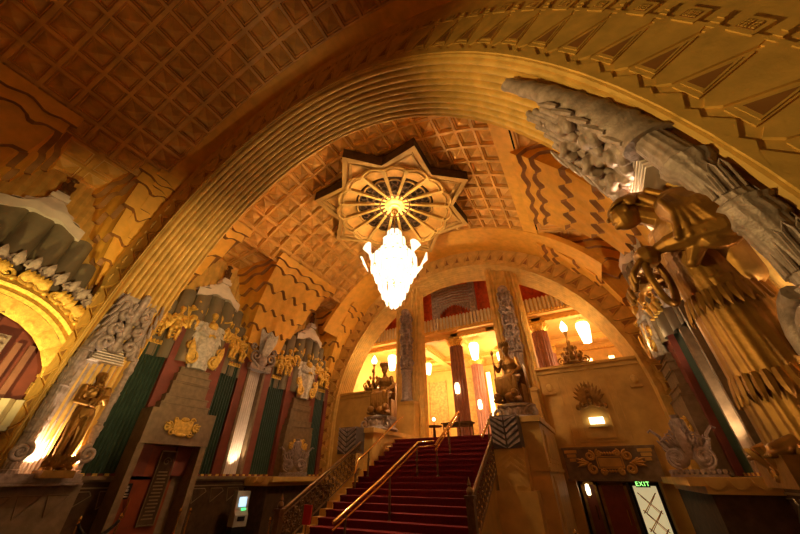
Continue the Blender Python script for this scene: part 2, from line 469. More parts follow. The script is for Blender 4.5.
def finial(wall, yc, label):
    t = thing('finial', ((XL + .42) if wall == 'L' else (XR - .42), yc, 7.72), label, 'finial', 0 if wall == 'L' else PI)
    mb = MB(); mb.box(-.2, .2, -.24, .24, 0, .16); mb.box(-.15, .15, -.18, .18, .16, .3); mb.build('pedestal', 'rib', t)
    def fill(m_):
        m_.ell((0, 0, .42), (.13, .17, .12)); cap(m_, (0, -.1, .45), .05, (.0, -.14, .75), .05); cap(m_, (0, .1, .45), .05, (0, .14, .75), .05)
        cap(m_, (0, 0, .5), .1, (0, 0, .85), .08); m_.ell((.02, 0, 1.0), (.08, .1, .1)); m_.ell((0, .1, 1.02), .05); m_.ell((0, -.1, 1.02), .05)
    sculpt('carved_bust', fill, .02, 'iron', t)
    return t

BAYS = [('L', 1.0), ('L', 7.35), ('L', 13.5), ('R', 13.5), ('R', 7.35)]
BN = {('L', 1.0): 'nearest left bay above the gold arch', ('L', 7.35): 'left bay above the red door',
      ('L', 13.5): 'left bay beside the staircase', ('R', 13.5): 'right wall far bay', ('R', 7.35): 'right bay behind the big bronze statue'}
ZT = {'L': 9.55, 'R': 10.1}
for w, y in BAYS:
    lunette(w, y, ZT[w], 'lunette with taupe folds and silver pelmet, ' + BN[(w, y)])
    if (w, y) != ('R', 7.35) and w == 'L': finial(w, y, 'dark carved finial on a white pedestal, ' + BN[(w, y)])
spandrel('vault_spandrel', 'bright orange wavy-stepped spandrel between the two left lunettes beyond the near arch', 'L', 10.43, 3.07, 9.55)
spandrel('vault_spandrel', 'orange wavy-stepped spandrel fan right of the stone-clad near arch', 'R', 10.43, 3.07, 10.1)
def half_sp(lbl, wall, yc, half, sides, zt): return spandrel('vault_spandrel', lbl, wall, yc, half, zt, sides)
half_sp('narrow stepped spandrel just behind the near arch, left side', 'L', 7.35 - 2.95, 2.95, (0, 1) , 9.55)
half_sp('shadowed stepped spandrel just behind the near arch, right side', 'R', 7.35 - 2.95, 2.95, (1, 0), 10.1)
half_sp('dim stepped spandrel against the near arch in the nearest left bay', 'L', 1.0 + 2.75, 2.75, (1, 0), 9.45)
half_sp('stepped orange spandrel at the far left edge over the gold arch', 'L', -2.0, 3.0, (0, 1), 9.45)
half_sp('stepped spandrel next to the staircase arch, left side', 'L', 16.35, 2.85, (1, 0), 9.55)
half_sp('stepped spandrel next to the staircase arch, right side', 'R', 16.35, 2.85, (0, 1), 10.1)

# ------------------------------------------------------------------ wall bay furnishings
def wall_loc(w, y, z=0): return ((XL if w == 'L' else XR, y, z), 0 if w == 'L' else PI)
def put(proto, w, y, label, z=0, group=None):
    l, rz = wall_loc(w, y, z)
    return copy_tree(proto, l, rz, label, group)
# green fluted panel
def green_panel(w, y, wd, label):
    l, rz = wall_loc(w, y); t = thing('pipe_fluting', l, label, 'wall panel', rz, None)
    mb = MB(); mb.box(0, .28, -wd / 2, wd / 2, .03, 4.3); mb.reeds(-wd / 2 + .02, wd / 2 - .02, .05, 4.28, .28, 9, .055); mb.build('green_flutes', 'green', t, 40)
    mb = MB(); n = 9
    for k in range(n):
        yy = -wd / 2 + wd * (k + .5) / n; mb.ell((.3, yy, 4.36), (.1, wd / n * .5, .09), 8, 6)
    mb.box(0, .34, -wd / 2, wd / 2, 4.26, 4.31)
    mb.build('gold_beads', 'gold', t, 60)
    return t
sides_ = (('L', 7.35, 'above the red door'), ('L', 13.5, 'beside the staircase'), ('R', 14.2, 'on the far right wall'))
for w, y, d in sides_:
    for sg, nm in ((-1, 'near'), (1, 'far')):
        green_panel(w, y + sg * 1.53, 1.16, 'green fluted panel on the %s side of the statue %s' % (nm, d))
        l, rz = wall_loc(w, y + sg * .78)
        mb = MB(); T = Matrix.Translation(Vector(l)) @ Matrix.Rotation(rz, 4, 'Z'); mb.T = T
        # round-topped maroon shoulder
        pr = [(.0, -.36, 0), (.0, .36, 0)] + [(0, .36 * cos(PI * i / 10), 4.95 + .36 * sin(PI * i / 10)) for i in range(11)]
        mb.prism([(.01, p[1], p[2]) for p in pr], (.5, 0, 0))
        tag(mb.build('maroon_shoulder', 'maroon', None, 30, loc=l), 'maroon round-topped slab on the %s side of the statue %s' % (nm, d), 'wall panel')
        if w == 'R' and sg < 0: continue
        l, rz = wall_loc(w, y + sg * 2.36); mb = MB(); mb.T = Matrix.Translation(Vector(l)) @ Matrix.Rotation(rz, 4, 'Z')
        mb.box(0, .34, -.2, .2, 0, 4.75); mb.ell((.17, 0, 4.75), (.17, .2, .18))
        tag(mb.build('maroon_strip', 'maroon', None, 30, loc=l), 'narrow maroon upright strip at the %s edge of the bay %s' % (nm, d), 'wall strip')
# dentil strip and base moulding
for w, y0, y1, d in (('L', 4.4, 16, 'left wall'), ('R', 4.4, 16, 'right wall')):
    l, rz = wall_loc(w, (y0 + y1) / 2); H = (y1 - y0) / 2
    t = thing('wall_cornice', l, 'brown cornice with maroon and gold dentils along the %s' % d, 'cornice', rz)
    mb = MB(); mb.box(0, .42, -H, H, -.1, .0); mb.box(0, .36, -H, H, -.16, -.1); mb.build('moulding', 'pylon', t)
    mb = MB()
    for k in range(int(2 * H / .16)):
        mb.k = k % 2; yy = -H + .16 * k; mb.box(.36, .4, yy + .02, yy + .14, .0, .07)
    mb.build('dentils', ['maroon', 'gold'], t)
    mb = MB(); l2 = (l[0], l[1], FL); mb.T = Matrix.Translation(Vector(l)) @ Matrix.Rotation(rz, 4, 'Z')
    mb.box(0, .3, -H, H, FL, -.16)
    t2 = tag(mb.build('wainscot', 'wood', None, 0, loc=l2), 'dark wooden wainscot along the foot of the %s' % d, 'wainscot')
    mb = MB(); mb.T = Matrix.Rotation(rz, 4, 'Z')
    for k in range(int(2 * H / .75)):
        yy = -H + .75 * k + .35
        P = [(.31, yy - .28, 1.95 ), (.31, yy + .2, 1.95 + .0), (.31, yy + .28, 1.85), (.31, yy - .2, 1.5)]
        for a, b in zip(P, P[1:] + P[:1]): mb.tube([a, b], .014, 5)
    mb.box(.3, .33, -H, H, 2.02, 2.06); mb.box(.3, .33, -H, H, .1, .25)
    mb.build('frieze_outline', 'letters', t2)
# stepped pylon with gilded cartouche
def pylon(w, y, label, zb, statue=True):
    l, rz = wall_loc(w, y, zb); t = thing('stepped_pylon', l, label, 'pylon', rz)
    mb = MB()
    if zb > .5:
        mb.box(0, 1.05, -1.2, 1.2, 0, 1.1)
    else:
        mb.box(0, .85, -.95, .95, 0, 1.1 + .8)
    z = 2.0 - zb if zb > .5 else 1.9
    for hw, dz, dx in ((.92, .28, .85), (.82, .28, .78), (.72, .5, .7), (.68, .3, .74), (.6, .26, .66)):
        mb.box(0, dx, -hw, hw, z, z + dz); mb.box(0, dx + .03, -hw - .03, hw + .03, z + dz - .06, z + dz - .02); z += dz
    mb.build('stepped_body', 'pylon', t)
    cz_ = .55 if zb > .5 else 1.25; x = 1.07 if zb > .5 else .87
    mb = MB()
    mb.box(x - .03, x + .05, -.34, .34, cz_ - .22, cz_ + .24)
    for sg in (-1, 1):
        mb.tube([(x + .03, sg * (.5 + .0), cz_ + .1)] + spiral((x + .03, sg * .52, cz_), .16, 1.4, PI / 2, sg), .035, 6)
        mb.tube(spiral((x + .03, sg * .34, cz_ - .18), .12, 1.3, 0, -sg), .03, 6)
        mb.tube(spiral((x + .03, sg * .3, cz_ + .24), .1, 1.2, 0, sg), .03, 6)
        for k in range(3): leaf(mb, (x, sg * .4, cz_), (x, sg * (.66 - .05 * k), cz_ + .12 - .13 * k), .06, .05)
    mb.ell((x + .05, 0, cz_ + .26), (.05, .16, .08)); mb.ell((x + .05, 0, cz_ - .24), (.05, .2, .06))
    mb.build('gilded_cartouche', 'gold', t, 50)
    return t, zb + z
tops = {}
for w, y, d, zb in (('L', 7.35, 'brown stepped pylon over the red door with gilded cartouche', .92), ('L', 13.5, 'brown stepped pylon behind the silver acanthus, left of the staircase', 0.0), ('R', 14.2, 'brown stepped pylon on the right wall behind the right acanthus', 0.0)):
    _, tops[(w, y)] = pylon(w, y, d, zb)

# bright uplit fluted pilasters with plume capital
def pilaster(w, label, y=10.43):
    l, rz = wall_loc(w, y); t = thing('pilaster', l, label, 'pilaster', rz)
    mb = MB(); mb.box(0, .1, -.46, .46, 0, 4.7); mb.reeds(-.4, .4, .05, 4.4, .1, 7, .06); mb.build('ivory_flutes', 'rib', t, 40)
    mb = MB()
    for sg in (-1, 1): mb.box(.0, .38, sg * .46 - .06, sg * .46 + .06, 0, 4.6)
    mb.build('side_fin', 'pylon', t)
    return t
def plume(w, label, y=10.43):
    l, rz = wall_loc(w, y, 4.35); t = thing('plume_ornament', l, label, 'ornament', rz)
    mb = MB()
    mb.box(0, .5, -.5, .5, 0, .22)
    for sg in (-1, 1):
        mb.tube([(.5, sg * .15, .1)] + spiral((.5, sg * .36, .5), .24, 1.5, -PI / 2, sg), .05, 7)
        mb.tube(spiral((.45, sg * .5, .85), .14, 1.3, -PI / 2, sg), .04, 7)
    mb.ell((.35, 0, .4), (.25, .3, .3)); mb.build('scroll_base', 'silver', t, 50)
    mb = MB()
    for k in range(9):
        a = -1.1 + 2.2 * k / 8; leaf(mb, (.35, .1 * sin(a), .6), (.45, .5 * sin(a), .95 + 1.1 * cos(a * .8)), .13, .12)
    for k in range(5):
        a = -.8 + 1.6 * k / 4; leaf(mb, (.5, .05 * sin(a), .5), (.62, .3 * sin(a), .8 + .7 * cos(a)), .1, .1)
    for k in range(6): mb.ell((.55, 0, .7 + .2 * k), (.08, .1 - .01 * k, .09))
    mb.build('feather_plume', 'palesilver', t, 50); t.scale = (1.2, 1.25, 1.25)
    return t
pilaster('L', 'brightly uplit ivory fluted pilaster on the left wall')
pilaster('R', 'brightly uplit ivory fluted pilaster on the right wall', 11.65)
plume('L', 'silver plume ornament crowning the lit pilaster on the left wall')
plume('R', 'silver plume ornament crowning the lit pilaster on the right wall', 11.0)

# ------------------------------------------------------------------ statues
def face(m_, c, r, fx=1):      # simple face toward +x
    c = Vector(c); m_.ell(c, (r, r * .85, r * 1.2), 14, 10); m_.ell(c + Vector((r * .15, 0, -r * .55)), (r * .75, r * .62, r * .65), 12, 8)
    cap(m_, c + Vector((r * .93, 0, r * .25)), r * .1, c + Vector((r * 1.12, 0, -r * .12)), r * .16, 7)
    for s in (-1, 1):
        m_.ell(c + Vector((r * .78, s * r * .32, r * .36)), (r * .2, r * .22, r * .1), 8, 6); m_.ell(c + Vector((r * .80, s * r * .3, r * .14)), (r * .12, r * .14, r * .08), 8, 6)
        m_.ell(c + Vector((0, s * r * .85, 0)), (r * .18, r * .1, r * .28), 8, 6)
    m_.ell(c + Vector((r * .86, 0, -r * .45)), (r * .16, r * .26, r * .08), 8, 6); m_.ell(c + Vector((r * .72, 0, -r * .85)), (r * .26, r * .26, r * .2), 8, 6)
def hand(m_, p, d, side, s=1.):
    """palm at p pointing along d; fingers curl toward side"""
    p = Vector(p); d = Vector(d).normalized(); n = Vector(side).normalized(); lat = d.cross(n).normalized()
    m_.ell(p + d * .045 * s, (.04 * s, .04 * s, .045 * s), 8, 6)
    for k, ln in enumerate((.055, .065, .062, .048)):
        b = p + d * .075 * s + lat * (k - 1.5) * .021 * s; q = b + (d * .8 + n * .35) * ln * s; e = q + (d * .15 + n) * ln * .7 * s
        limb(m_, [(b, .0105 * s), (q, .0095 * s), (e, .008 * s)])
    b = p + d * .02 * s - lat * .035 * s; q = b + (d * .5 - lat * .8 + n * .3) * .045 * s; limb(m_, [(b, .013 * s), (q, .011 * s), (q + (d * .5 + n * .7) * .04 * s, .009 * s)])

def niche_figure(t, H=2.5):
    """bronze standing piper, turned body, cloak behind"""
    k = H
    def V(x, y, z): return Vector((x * k, y * k, z * k))
    def body(m_):
        face(m_, V(.03, 0, .925), .048 * k)
        m_.ell(V(-.005, 0, .95), (.055 * k, .055 * k, .05 * k))
        cap(m_, V(.01, 0, .88), .028 * k, V(0, 0, .83), .032 * k)
        m_.ell(V(.0, 0, .765), (.065 * k, .105 * k, .085 * k), 14, 10); m_.ell(V(.0, 0, .66), (.052 * k, .075 * k, .09 * k), 14, 10); m_.ell(V(0, 0, .56), (.062 * k, .085 * k, .07 * k), 14, 10)
        for s in (-1, 1):
            m_.ell(V(.04, s * .045, .785), (.03 * k, .045 * k, .035 * k)); m_.ell(V(-.035, s * .04, .54), (.045 * k, .045 * k, .05 * k))
        limb(m_, [(V(0, .045, .54), .056 * k), (V(.03, .05, .30), .038 * k), (V(.0, .05, .2), .036 * k), (V(-.02, .05, .05), .02 * k)])
        limb(m_, [(V(0, -.045, .54), .056 * k), (V(.05, -.06, .30), .038 * k), (V(.03, -.06, .2), .034 * k), (V(.01, -.06, .05), .02 * k)])
        for y, x in ((.05, -.02), (-.06, .01)):
            limb(m_, [(V(x - .02, y, .03), .022 * k), (V(x + .04, y, .025), .022 * k), (V(x + .085, y * 1.15, .018), .016 * k)])
        # arms raised to the pipe
        limb(m_, [(V(0, .11, .81), .038 * k), (V(.02, .135, .67), .03 * k), (V(.10, .05, .73), .02 * k)]); hand(m_, V(.10, .05, .73), (.3, -.5, .8), (0, -1, -.3), k * .9)
        limb(m_, [(V(0, -.11, .81), .038 * k), (V(.03, -.135, .66), .03 * k), (V(.11, -.04, .63), .02 * k)]); hand(m_, V(.11, -.04, .63), (.3, .5, .5), (0, 1, .3), k * .9)
    sculpt('body', body, H / 190, 'bronze', t, 2)
    mb = MB(); mb.tube([V(.07, .005, .895), V(.13, .03, .76), V(.17, -.02, .6)], [.01 * k, .013 * k, .02 * k], 8); mb.build('pipe', 'bronze', t, 50)
    mb = MB()
    rows = []
    for i in range(17):
        z = .86 - .8 * i / 16; row = []
        for j in range(21):
            y = -.17 + .34 * j / 20; wd = .38 + .22 * (i / 16); row.append(V(-.05 - .04 * cos(y * 9) + .018 * sin(j * 1.7 + i * .1), y * wd, z))
        rows.append(row)
    mb.grid(rows); mb.grid([[p + Vector((-.04, 0, 0)) for p in r] for r in rows]); mb.build('cloak', 'bronze', t, 60)
    def sk(m_):
        for j in range(10):
            a = -1.3 + 2.6 * j / 9; cap(m_, V(.05 * cos(a), .07 * sin(a), .59), .018 * k, V(.06 * cos(a), .078 * sin(a), .50 + .02 * (j % 3)), .018 * k)
    sculpt('loincloth', sk, H / 130, 'bronze', t)
    mb = MB()
    random.seed(3)
    for i in range(26):
        y = random.uniform(-.11, .11); z = random.uniform(0, .07); leaf(mb, V(.0, y, z), V(.05, y * 1.15, z + random.uniform(.05, .12)), .03 * k, .06)
    mb.box(-.12 * k, .14 * k, -.13 * k, .13 * k, -.05 * k, .015 * k); mb.build('leafy_base', 'bronze', t, 40)

def big_figure(t, H=2.75):
    """bronze robed figure with smooth cap, heavy sleeves, pleated robe with feathered hems"""
    k = H
    def V(x, y, z): return Vector((x * k, y * k, z * k))
    def body(m_):
        face(m_, V(.125, 0, .895), .058 * k)
        cap(m_, V(.075, 0, .875), .036 * k, V(.0, 0, .81), .045 * k)
        m_.ell(V(-.01, 0, .745), (.085 * k, .125 * k, .095 * k), 16, 12); m_.ell(V(0, 0, .65), (.08 * k, .10 * k, .10 * k), 14, 10); m_.ell(V(0, 0, .56), (.09 * k, .105 * k, .08 * k), 14, 10)
        for s in (-1, 1):
            limb(m_, [(V(.0, s * .11, .80), .068 * k), (V(-.02, s * .165, .71), .07 * k), (V(-.04, s * .18, .625), .055 * k), (V(.04, s * .16, .63), .043 * k), (V(.085, s * .13, .637), .032 * k), (V(.115, s * .11, .64), .021 * k)])
            for q in range(5): limb(m_, [(V(.02 + .012 * q, s * (.15 + .012 * q), .82 - .012 * q), .012 * k), (V(-.0 + .014 * q, s * (.215 - .004 * q), .71), .012 * k), (V(-.045 + .03 * q, s * (.215 - .008 * q), .60 + .006 * q), .012 * k)])
            cap(m_, V(.03, s * .15, .60), .03 * k, V(.06, s * .13, .55), .02 * k)
            hand(m_, V(.115, s * .11, .64), (.85, -s * .3, -.35), (-.2, -s * .3, -1), k * 1.0)
            m_.ell(V(-.02, s * .175, .60), (.06 * k, .03 * k, .05 * k))
            limb(m_, [(V(0, s * .05, .5), .06 * k), (V(.0, s * .05, .28), .045 * k), (V(-.02, s * .05, .035), .03 * k), (V(.05, s * .055, .03), .03 * k), (V(.10, s * .06, .02), .02 * k)])
            for q in range(4): cap(m_, V(.085, s * .06 + (q - 1.5) * .012, .016), .011 * k, V(.12, s * .06 + (q - 1.5) * .014, .01), .007 * k, 6)
    sculpt('body', body, H / 290, 'bronze', t, 1)
    def capf(m_):
        m_.ell(V(.105, 0, .945), (.060 * k, .056 * k, .036 * k), 16, 10)
        limb(m_, [(V(.08, 0, .945), .048 * k), (V(.04, 0, .93), .052 * k), (V(.0, 0, .885), .056 * k), (V(-.035, 0, .82), .055 * k), (V(-.05, 0, .78), .05 * k)])
        for s in (-1, 1):
            limb(m_, [(V(.06, s * .045, .93), .02 * k), (V(.03, s * .055, .875), .018 * k), (V(-.0, s * .07, .81), .018 * k)])
            limb(m_, [(V(.03, s * .05, .95), .014 * k), (V(-.02, s * .062, .88), .014 * k), (V(-.06, s * .07, .81), .014 * k)])
            m_.ell(V(.10, s * .058, .925), (.022 * k, .012 * k, .028 * k))
        m_.tube([V(.12 + .056 * cos(a), .060 * sin(a), .938 - .012 * cos(a)) for a in (2 * PI * i / 20 for i in range(21))], .008 * k, 6)
    sculpt('headdress', capf, H / 260, 'bronze', t, 1)
    def robe(m_):
        n = 90; secs = []
        for i in range(26):
            v = i / 25; z = .62 - .585 * v; rx = .088 + .035 * v; ry = .104 + .008 * v; e = sin(v * PI) * .02
            sec = []
            for j in range(n):
                a = 2 * PI * j / n; f = 1 + (.012 + .02 * v) * cos(24 * a + .5 * sin(3 * v + a)) + .03 * v * cos(5 * a + 1)
                sec.append(V(rx * cos(a) * f - .035 * v, ry * sin(a) * f, z))
            secs.append(sec)
        m_.loft(secs)
    mb = MB(); robe(mb); mb.build('pleated_robe', 'bronze', t, 60)
    for z0, n_, ln in ((.47, 30, .075), (.21, 30, .08)):
        mb = MB()
        v = (.62 - z0) / .585
        for j in range(n_):
            a = 2 * PI * (j + .5 * (z0 < .3)) / n_; rx = .091 + .036 * v; ry = .107 + .01 * v; c, s = cos(a), sin(a)
            leaf(mb, V(rx * c - .035 * v, ry * s, z0), V((rx + .012) * c - .04 * v, (ry + .012) * s, z0 - ln), .0105 * k, .005, 5, (c, s, 0), .012)
        mb.build('feathered_hem', 'bronze', t, 30)
    def cape(m_):
        for s in (-1, 1):
            limb(m_, [(V(-.02, s * .08, .82), .05 * k), (V(-.05, s * .10, .74), .05 * k), (V(-.07, s * .07, .5), .045 * k)])
        limb(m_, [(V(-.05, 0, .80), .06 * k), (V(-.08, 0, .5), .05 * k), (V(-.10, 0, .06), .07 * k)])
    sculpt('cape', cape, H / 130, 'bronze', t)
    mb = MB(); P = [V(.15 + .03 * cos(a), .085 + .03 * cos(a), .535 + .095 * sin(a)) for a in (2 * PI * i / 28 for i in range(29))]
    mb.tube(P, .012 * k, 8, False); mb.tube([p + Vector((.0, -.03, 0)) for p in P], .007 * k, 6, False); mb.build('looped_strap', 'bronze', t, 60)
    mb = MB(); mb.box(-.16 * k, .11 * k, -.10 * k, .10 * k, -.06 * k, .01 * k)
    for i in range(18): a = 2 * PI * i / 18; c, s = cos(a), sin(a); leaf(mb, V(.08 * c, .07 * s, -.05), V(.13 * c, .105 * s, .03), .022 * k, .02, 5, (c, s, 0)); mb.tube(spiral(V(.11 * c, .09 * s, -.03), .07, 1.3, i), .02, 6)
    mb.build('leafy_base', 'bronze', t, 40)

for w_, x0, x1 in (('left', XL, CX - 7.38 + .3), ('right', CX + 7.38 - .3, XR)):
    mb = MB(); mb.box(x0, x1, 3.0, 4.85, FL, -.14)
    for k in range(3):
        yy = 3.15 + .55 * k; xx = x1 + .01 if w_ == 'left' else x0 - .01
        P = [(xx, yy, -.4), (xx, yy + .42, -.4), (xx, yy + .36, -.52), (xx, yy + .1, -.85)]
        for a, b in zip(P, P[1:] + P[:1]): mb.tube([a, b], .014, 5)
    tag(mb.build('pier_plinth', 'pylon', None, 0, loc=((x0 + x1) / 2, 3.95, FL)), 'brown incised plinth under the %s pier of the near arch' % w_, 'plinth')
def pier_in(z):    # distance the arch reeding has curved in at height z (from the pier foot line)
    return 7.3 - 7.3 * sqrt(max(0, 1 - (z / 9.5) ** 2))
def niche_relief(w, label):
    """silvery carved surround on the pier: side columns, curled head and rising bundled quills"""
    x0 = CX - 7.38 if w == 'L' else CX + 7.38
    t = thing('niche_surround', (x0, 3.93, 0), label, 'carved surround', 0 if w == 'L' else PI)
    S = 1 if w == 'L' else -1       # the near side is local -y on the left pier and +y on the right one
    big = 1.0 if w == 'L' else 1.25; dz = 0 if w == 'L' else .75
    ZA = 3.0 + dz * .3
    mb = MB(); mb.grid([[(pier_in(z) + .02, y * (1 - .06 * max(0, z - 2)), z) for y in (-.74, .74)] for z in (i * .25 for i in range(20))])
    mb.box(.0, .4, -.8, .8, -.14, .05)
    for k in range(2): mb.box(0, .45 + .05 * k, -.82 - .03 * k, .82 + .03 * k, -.14 - .06 * k, -.09 - .06 * k)
    mb.build('back_slab', 'silver', t)
    mb = MB(); mb.reeds(-.62, .62, .05, ZA, .05, 15, .035); mb.build('niche_flutes', 'rib', t, 40)
    for sg in (-1, 1):
        near = (sg == -S)
        yc = sg * (.6 if near else .69); r = (.14 if near else .095) * big
        mb = MB()
        zz = [0, .12, .14, .3, .34, .9, .93, .98, 1.05, 1.1, 1.2, 1.24, 1.8, 1.84, 1.9, 2.0, 2.05, 2.1, 2.6, 2.65, 2.75, 2.82, ZA + .1]
        rr = [1.25, 1.25, 1.05, 1.1, .92, .95, 1.15, 1.15, 1.05, 1.25, 1.25, .88, .92, 1.12, 1.12, 1.05, 1.25, .88, .92, 1.2, 1.3, 1.0, .9]
        secs = []
        for z, q in zip(zz, rr):
            n = 60; secs.append([(pier_in(z) + .13 + r * q * cos(a) * (1 + .035 * cos(15 * a)), yc + r * q * sin(a) * (1 + .035 * cos(15 * a)), z) for a in (2 * PI * j / n for j in range(n))])
        mb.loft(secs)
        for z, h in ((.42, .42), (1.32, .4), (2.16, .38)):
            for j in range(8):      # round-headed upright leaves around each drum
                a = -1.7 + 3.4 * j / 7; R1 = r * 1.0
                P = [(pier_in(z) + .13 + R1 * cos(a + d) , yc + R1 * sin(a + d), z + zz_) for d, zz_ in ((-.17, 0), (-.17, h * .8), (0, h), (.17, h * .8), (.17, 0))]
                mb.tube([Vector(p) for p in P], .011 * big, 5)
        mb.build('carved_column', 'silver', t, 40)
        mb = MB(); c = (pier_in(.5) + .25, yc + sg * .03, .5) if not (w == 'R' and near) else (.42, yc + .02, .82)
        sb_ = big * (1.3 if w == 'R' and near else 1); mb.tube(spiral(c, .22 * sb_, 1.9, PI / 2, sg), [(.06 - .02 * i / 30) * big for i in range(30)], 8)
        mb.tube([(p[0] - .08, p[1], p[2]) for p in spiral(c, .25 * big, 1.0, PI / 2, sg)], .03, 6)
        mb.build('foot_scroll', 'silver', t, 50)
        if sg == S: pass
    # bracket canopy of thin slats over the statue
    mb = MB()
    for k in range(9):
        z = ZA - .2 + .075 * k; mb.box(pier_in(z), pier_in(z) + .30 - .02 * k, -.42 + .02 * k, .42 - .02 * k, z, z + .03)
    mb.build('slatted_canopy', 'rib', t, 30)
    mb = MB()
    for sg in (-1, 1):
        for j in range(4): leaf(mb, (.3, sg * (.06 + .09 * j), ZA - .28), (.44, sg * (.1 + .1 * j), ZA + .05), .06, .05)
    mb.build('canopy_leaves', 'silver', t, 50)
    # fat ringed arms: the near one climbs highest
    for sg in (-1, 1):
        near = (sg == -S)
        H1 = (5.9 if near else 5.0) if w == 'R' else 4.5
        r0 = (.17 if near else .12) * big; mb = MB(); secs = []; n = 48
        for i in range(n + 1):
            u = i / n; z = ZA + (H1 - ZA) * u; yy = sg * (.58 - (.10 + .12 * (w == 'L')) * u); rr_ = r0 * (1 - .5 * u) * (1 + (.12 if i % 8 < 2 else 0)); xx = pier_in(z) + .13
            secs.append([(xx + rr_ * cos(a) * 1.2, yy + rr_ * sin(a), z) for a in (2 * PI * j / 16 for j in range(16))])
        mb.loft(secs); z = H1; mb.tube(spiral((pier_in(z) + .14, sg * .46 if w == 'R' else sg * .34, z + .02), .1, 1.6, 0, sg), .035, 7)
        for k in range(5): z = ZA + .1 + .3 * k; mb.tube([(pier_in(z + q) + .13 + r0 * 1.1, sg * (.58 - .3 * (q - .2)), z + q) for q in (0, .15, .3, .42)], [.03, .05, .04, .015], 6)
        mb.build('ringed_arm', 'silver', t, 40)
    # three fat curled tongues each side
    def curls(m_):
        for sg in (-1, 1):
            for k in range(3):
                z = ZA + .30 + (.42 + .1 * dz) * k; x = pier_in(z) + .26; y = sg * (.30 - .03 * k)
                m_.tube(spiral((x, y, z), .2 * (1 - .12 * k), 1.35, -PI / 2, sg, 0, .14), [.085 - .02 * i / 22 for i in range(23)], 9)
                cap(m_, (x - .05, sg * .1, z - .15), .08, (x + .02, y + sg * .02, z + .34), .055)
        for k in range(4): z = ZA + .2 + .4 * k; cap(m_, (pier_in(z) + .16, 0, z), .13, (pier_in(z + .4) + .16, 0, z + .4), .11)
    sculpt('curled_tongues', curls, .016, 'silver', t, 1)
    # bundle of quills with a beaded block
    hs = [(y, (4.75 if w == 'L' else 5.55) - abs(y) * 1.6) for y in (-.27, -.16, -.05, .05, .16, .27)]
    mb = MB()
    for k, (y, h) in enumerate(hs):
        zs = [ZA + 1.0 + (h - ZA - 1.0) * i / 5 for i in range(6)]
        mb.tube([(pier_in(z) + .2, y, z) for z in zs], [.05, .052, .05, .055, .05, .05], 8); mb.ell((pier_in(h) + .2, y, h), .06, 8, 6)
    for k in range(6): z = hs[2][1] - .35 - .09 * k; mb.box(pier_in(z) + .22, pier_in(z) + .27, -.06, .06, z, z + .05)
    mb.build('quill_bundle', 'silver', t, 50)
    return t
niche_relief('L', 'silvery carved niche surround with scrolls on the left pier of the near arch')
niche_relief('R', 'large silver-brown carved surround climbing the right pier behind the big bronze figure')
t = thing('bronze_statue', (CX - 7.33 + .36, 4.08, .08), 'bronze statue of a standing piper in the glowing niche of the left pier', 'statue'); niche_figure(t, 2.5)
t = thing('bronze_statue', (1.5, 3.98, .1), 'large bronze robed statue with smooth cap and bent arms on the right pier', 'statue', PI); big_figure(t, 3.0)

# robed central figures and attendants above the pylons
def robed(label, w, y, z):
    l, rz = wall_loc(w, y, z); l = (l[0] + (.62 if w == 'L' else -.62), l[1], z)
    t = thing('robed_statue', l, label, 'statue', rz)
    def V(x, y, z): return Vector((x, y, z))
    def rb(m_):
        n = 36; secs = []
        for i in range(16):
            v = i / 15; z = 2.02 * v; r = .36 - .08 * v + .07 * sin(v * PI); r = r if v < .85 else r * (1 - (v - .85) * 2.4)
            secs.append([V(r * .75 * cos(a) * (1 + .10 * cos(7 * a) * (1 - v)), r * sin(a) * (1 + .10 * cos(7 * a + 2 * v) * (1 - v)), z) for a in (2 * PI * j / n for j in range(n))])
        m_.loft(secs)
        for s in (-1, 1):
            limb(m_, [(V(0, s * .28, 1.9), .11), (V(.08, s * .4, 1.5), .1), (V(.3, s * .16, 1.35), .06)])
            limb(m_, [(V(-.05, s * .3, 1.85), .13), (V(-.05, s * .48, 1.3), .14), (V(0, s * .46, .6), .1)])
    sculpt('robe', rb, .022, 'palesilver', t, 1)
    def hd(m_):
        face(m_, V(.05, 0, 2.33), .14); cap(m_, V(.02, 0, 2.18), .07, V(0, 0, 2.0), .09); m_.ell(V(0, 0, 2.42), (.15, .15, .12))
        m_.ell(V(.16, 0, 1.86), (.16, .22, .2))
        for s in (-1, 1): hand(m_, V(.3, s * .16, 1.35), (.6, -s * .6, .2), (0, -s, 0), 1.4)
    sculpt('gilded_head_and_chest', hd, .016, 'gold', t, 2)
    for s in (-1, 1):
        mb = MB(); mb.tube(spiral((.25, s * .5, .35), .26, 1.5, PI / 2, s), .06, 7); mb.tube(spiral((.2, s * .62, .85), .18, 1.4, -PI / 2, s), .05, 7); leaf(mb, (.2, s * .5, .1), (.25, s * .7, 1.1), .14, .1)
        mb.build('gilded_scroll_foot', 'gold', t, 50)
    mb = MB()
    for s in (-1, 1):
        for k in range(5): leaf(mb, (-.05, s * .3, 1.95 - .15 * k), (.0, s * (.78 - .06 * k), 1.75 - .28 * k), .1, .05)
    mb.build('silver_wing', 'palesilver', t, 50)
    return t
ra = robed('silver-robed statue with gilded head above the red door pylon', 'L', 7.35, tops[('L', 7.35)])
for (w, y, lb) in (('L', 13.5, 'silver-robed statue with gilded head on the pylon beside the staircase'), ('R', 14.2, 'silver-robed statue on the pylon of the far right wall')):
    z = tops[(w, y)]; l, rz = wall_loc(w, y, z); copy_tree(ra, (l[0] + (.62 if w == 'L' else -.62), y, z), rz, lb)
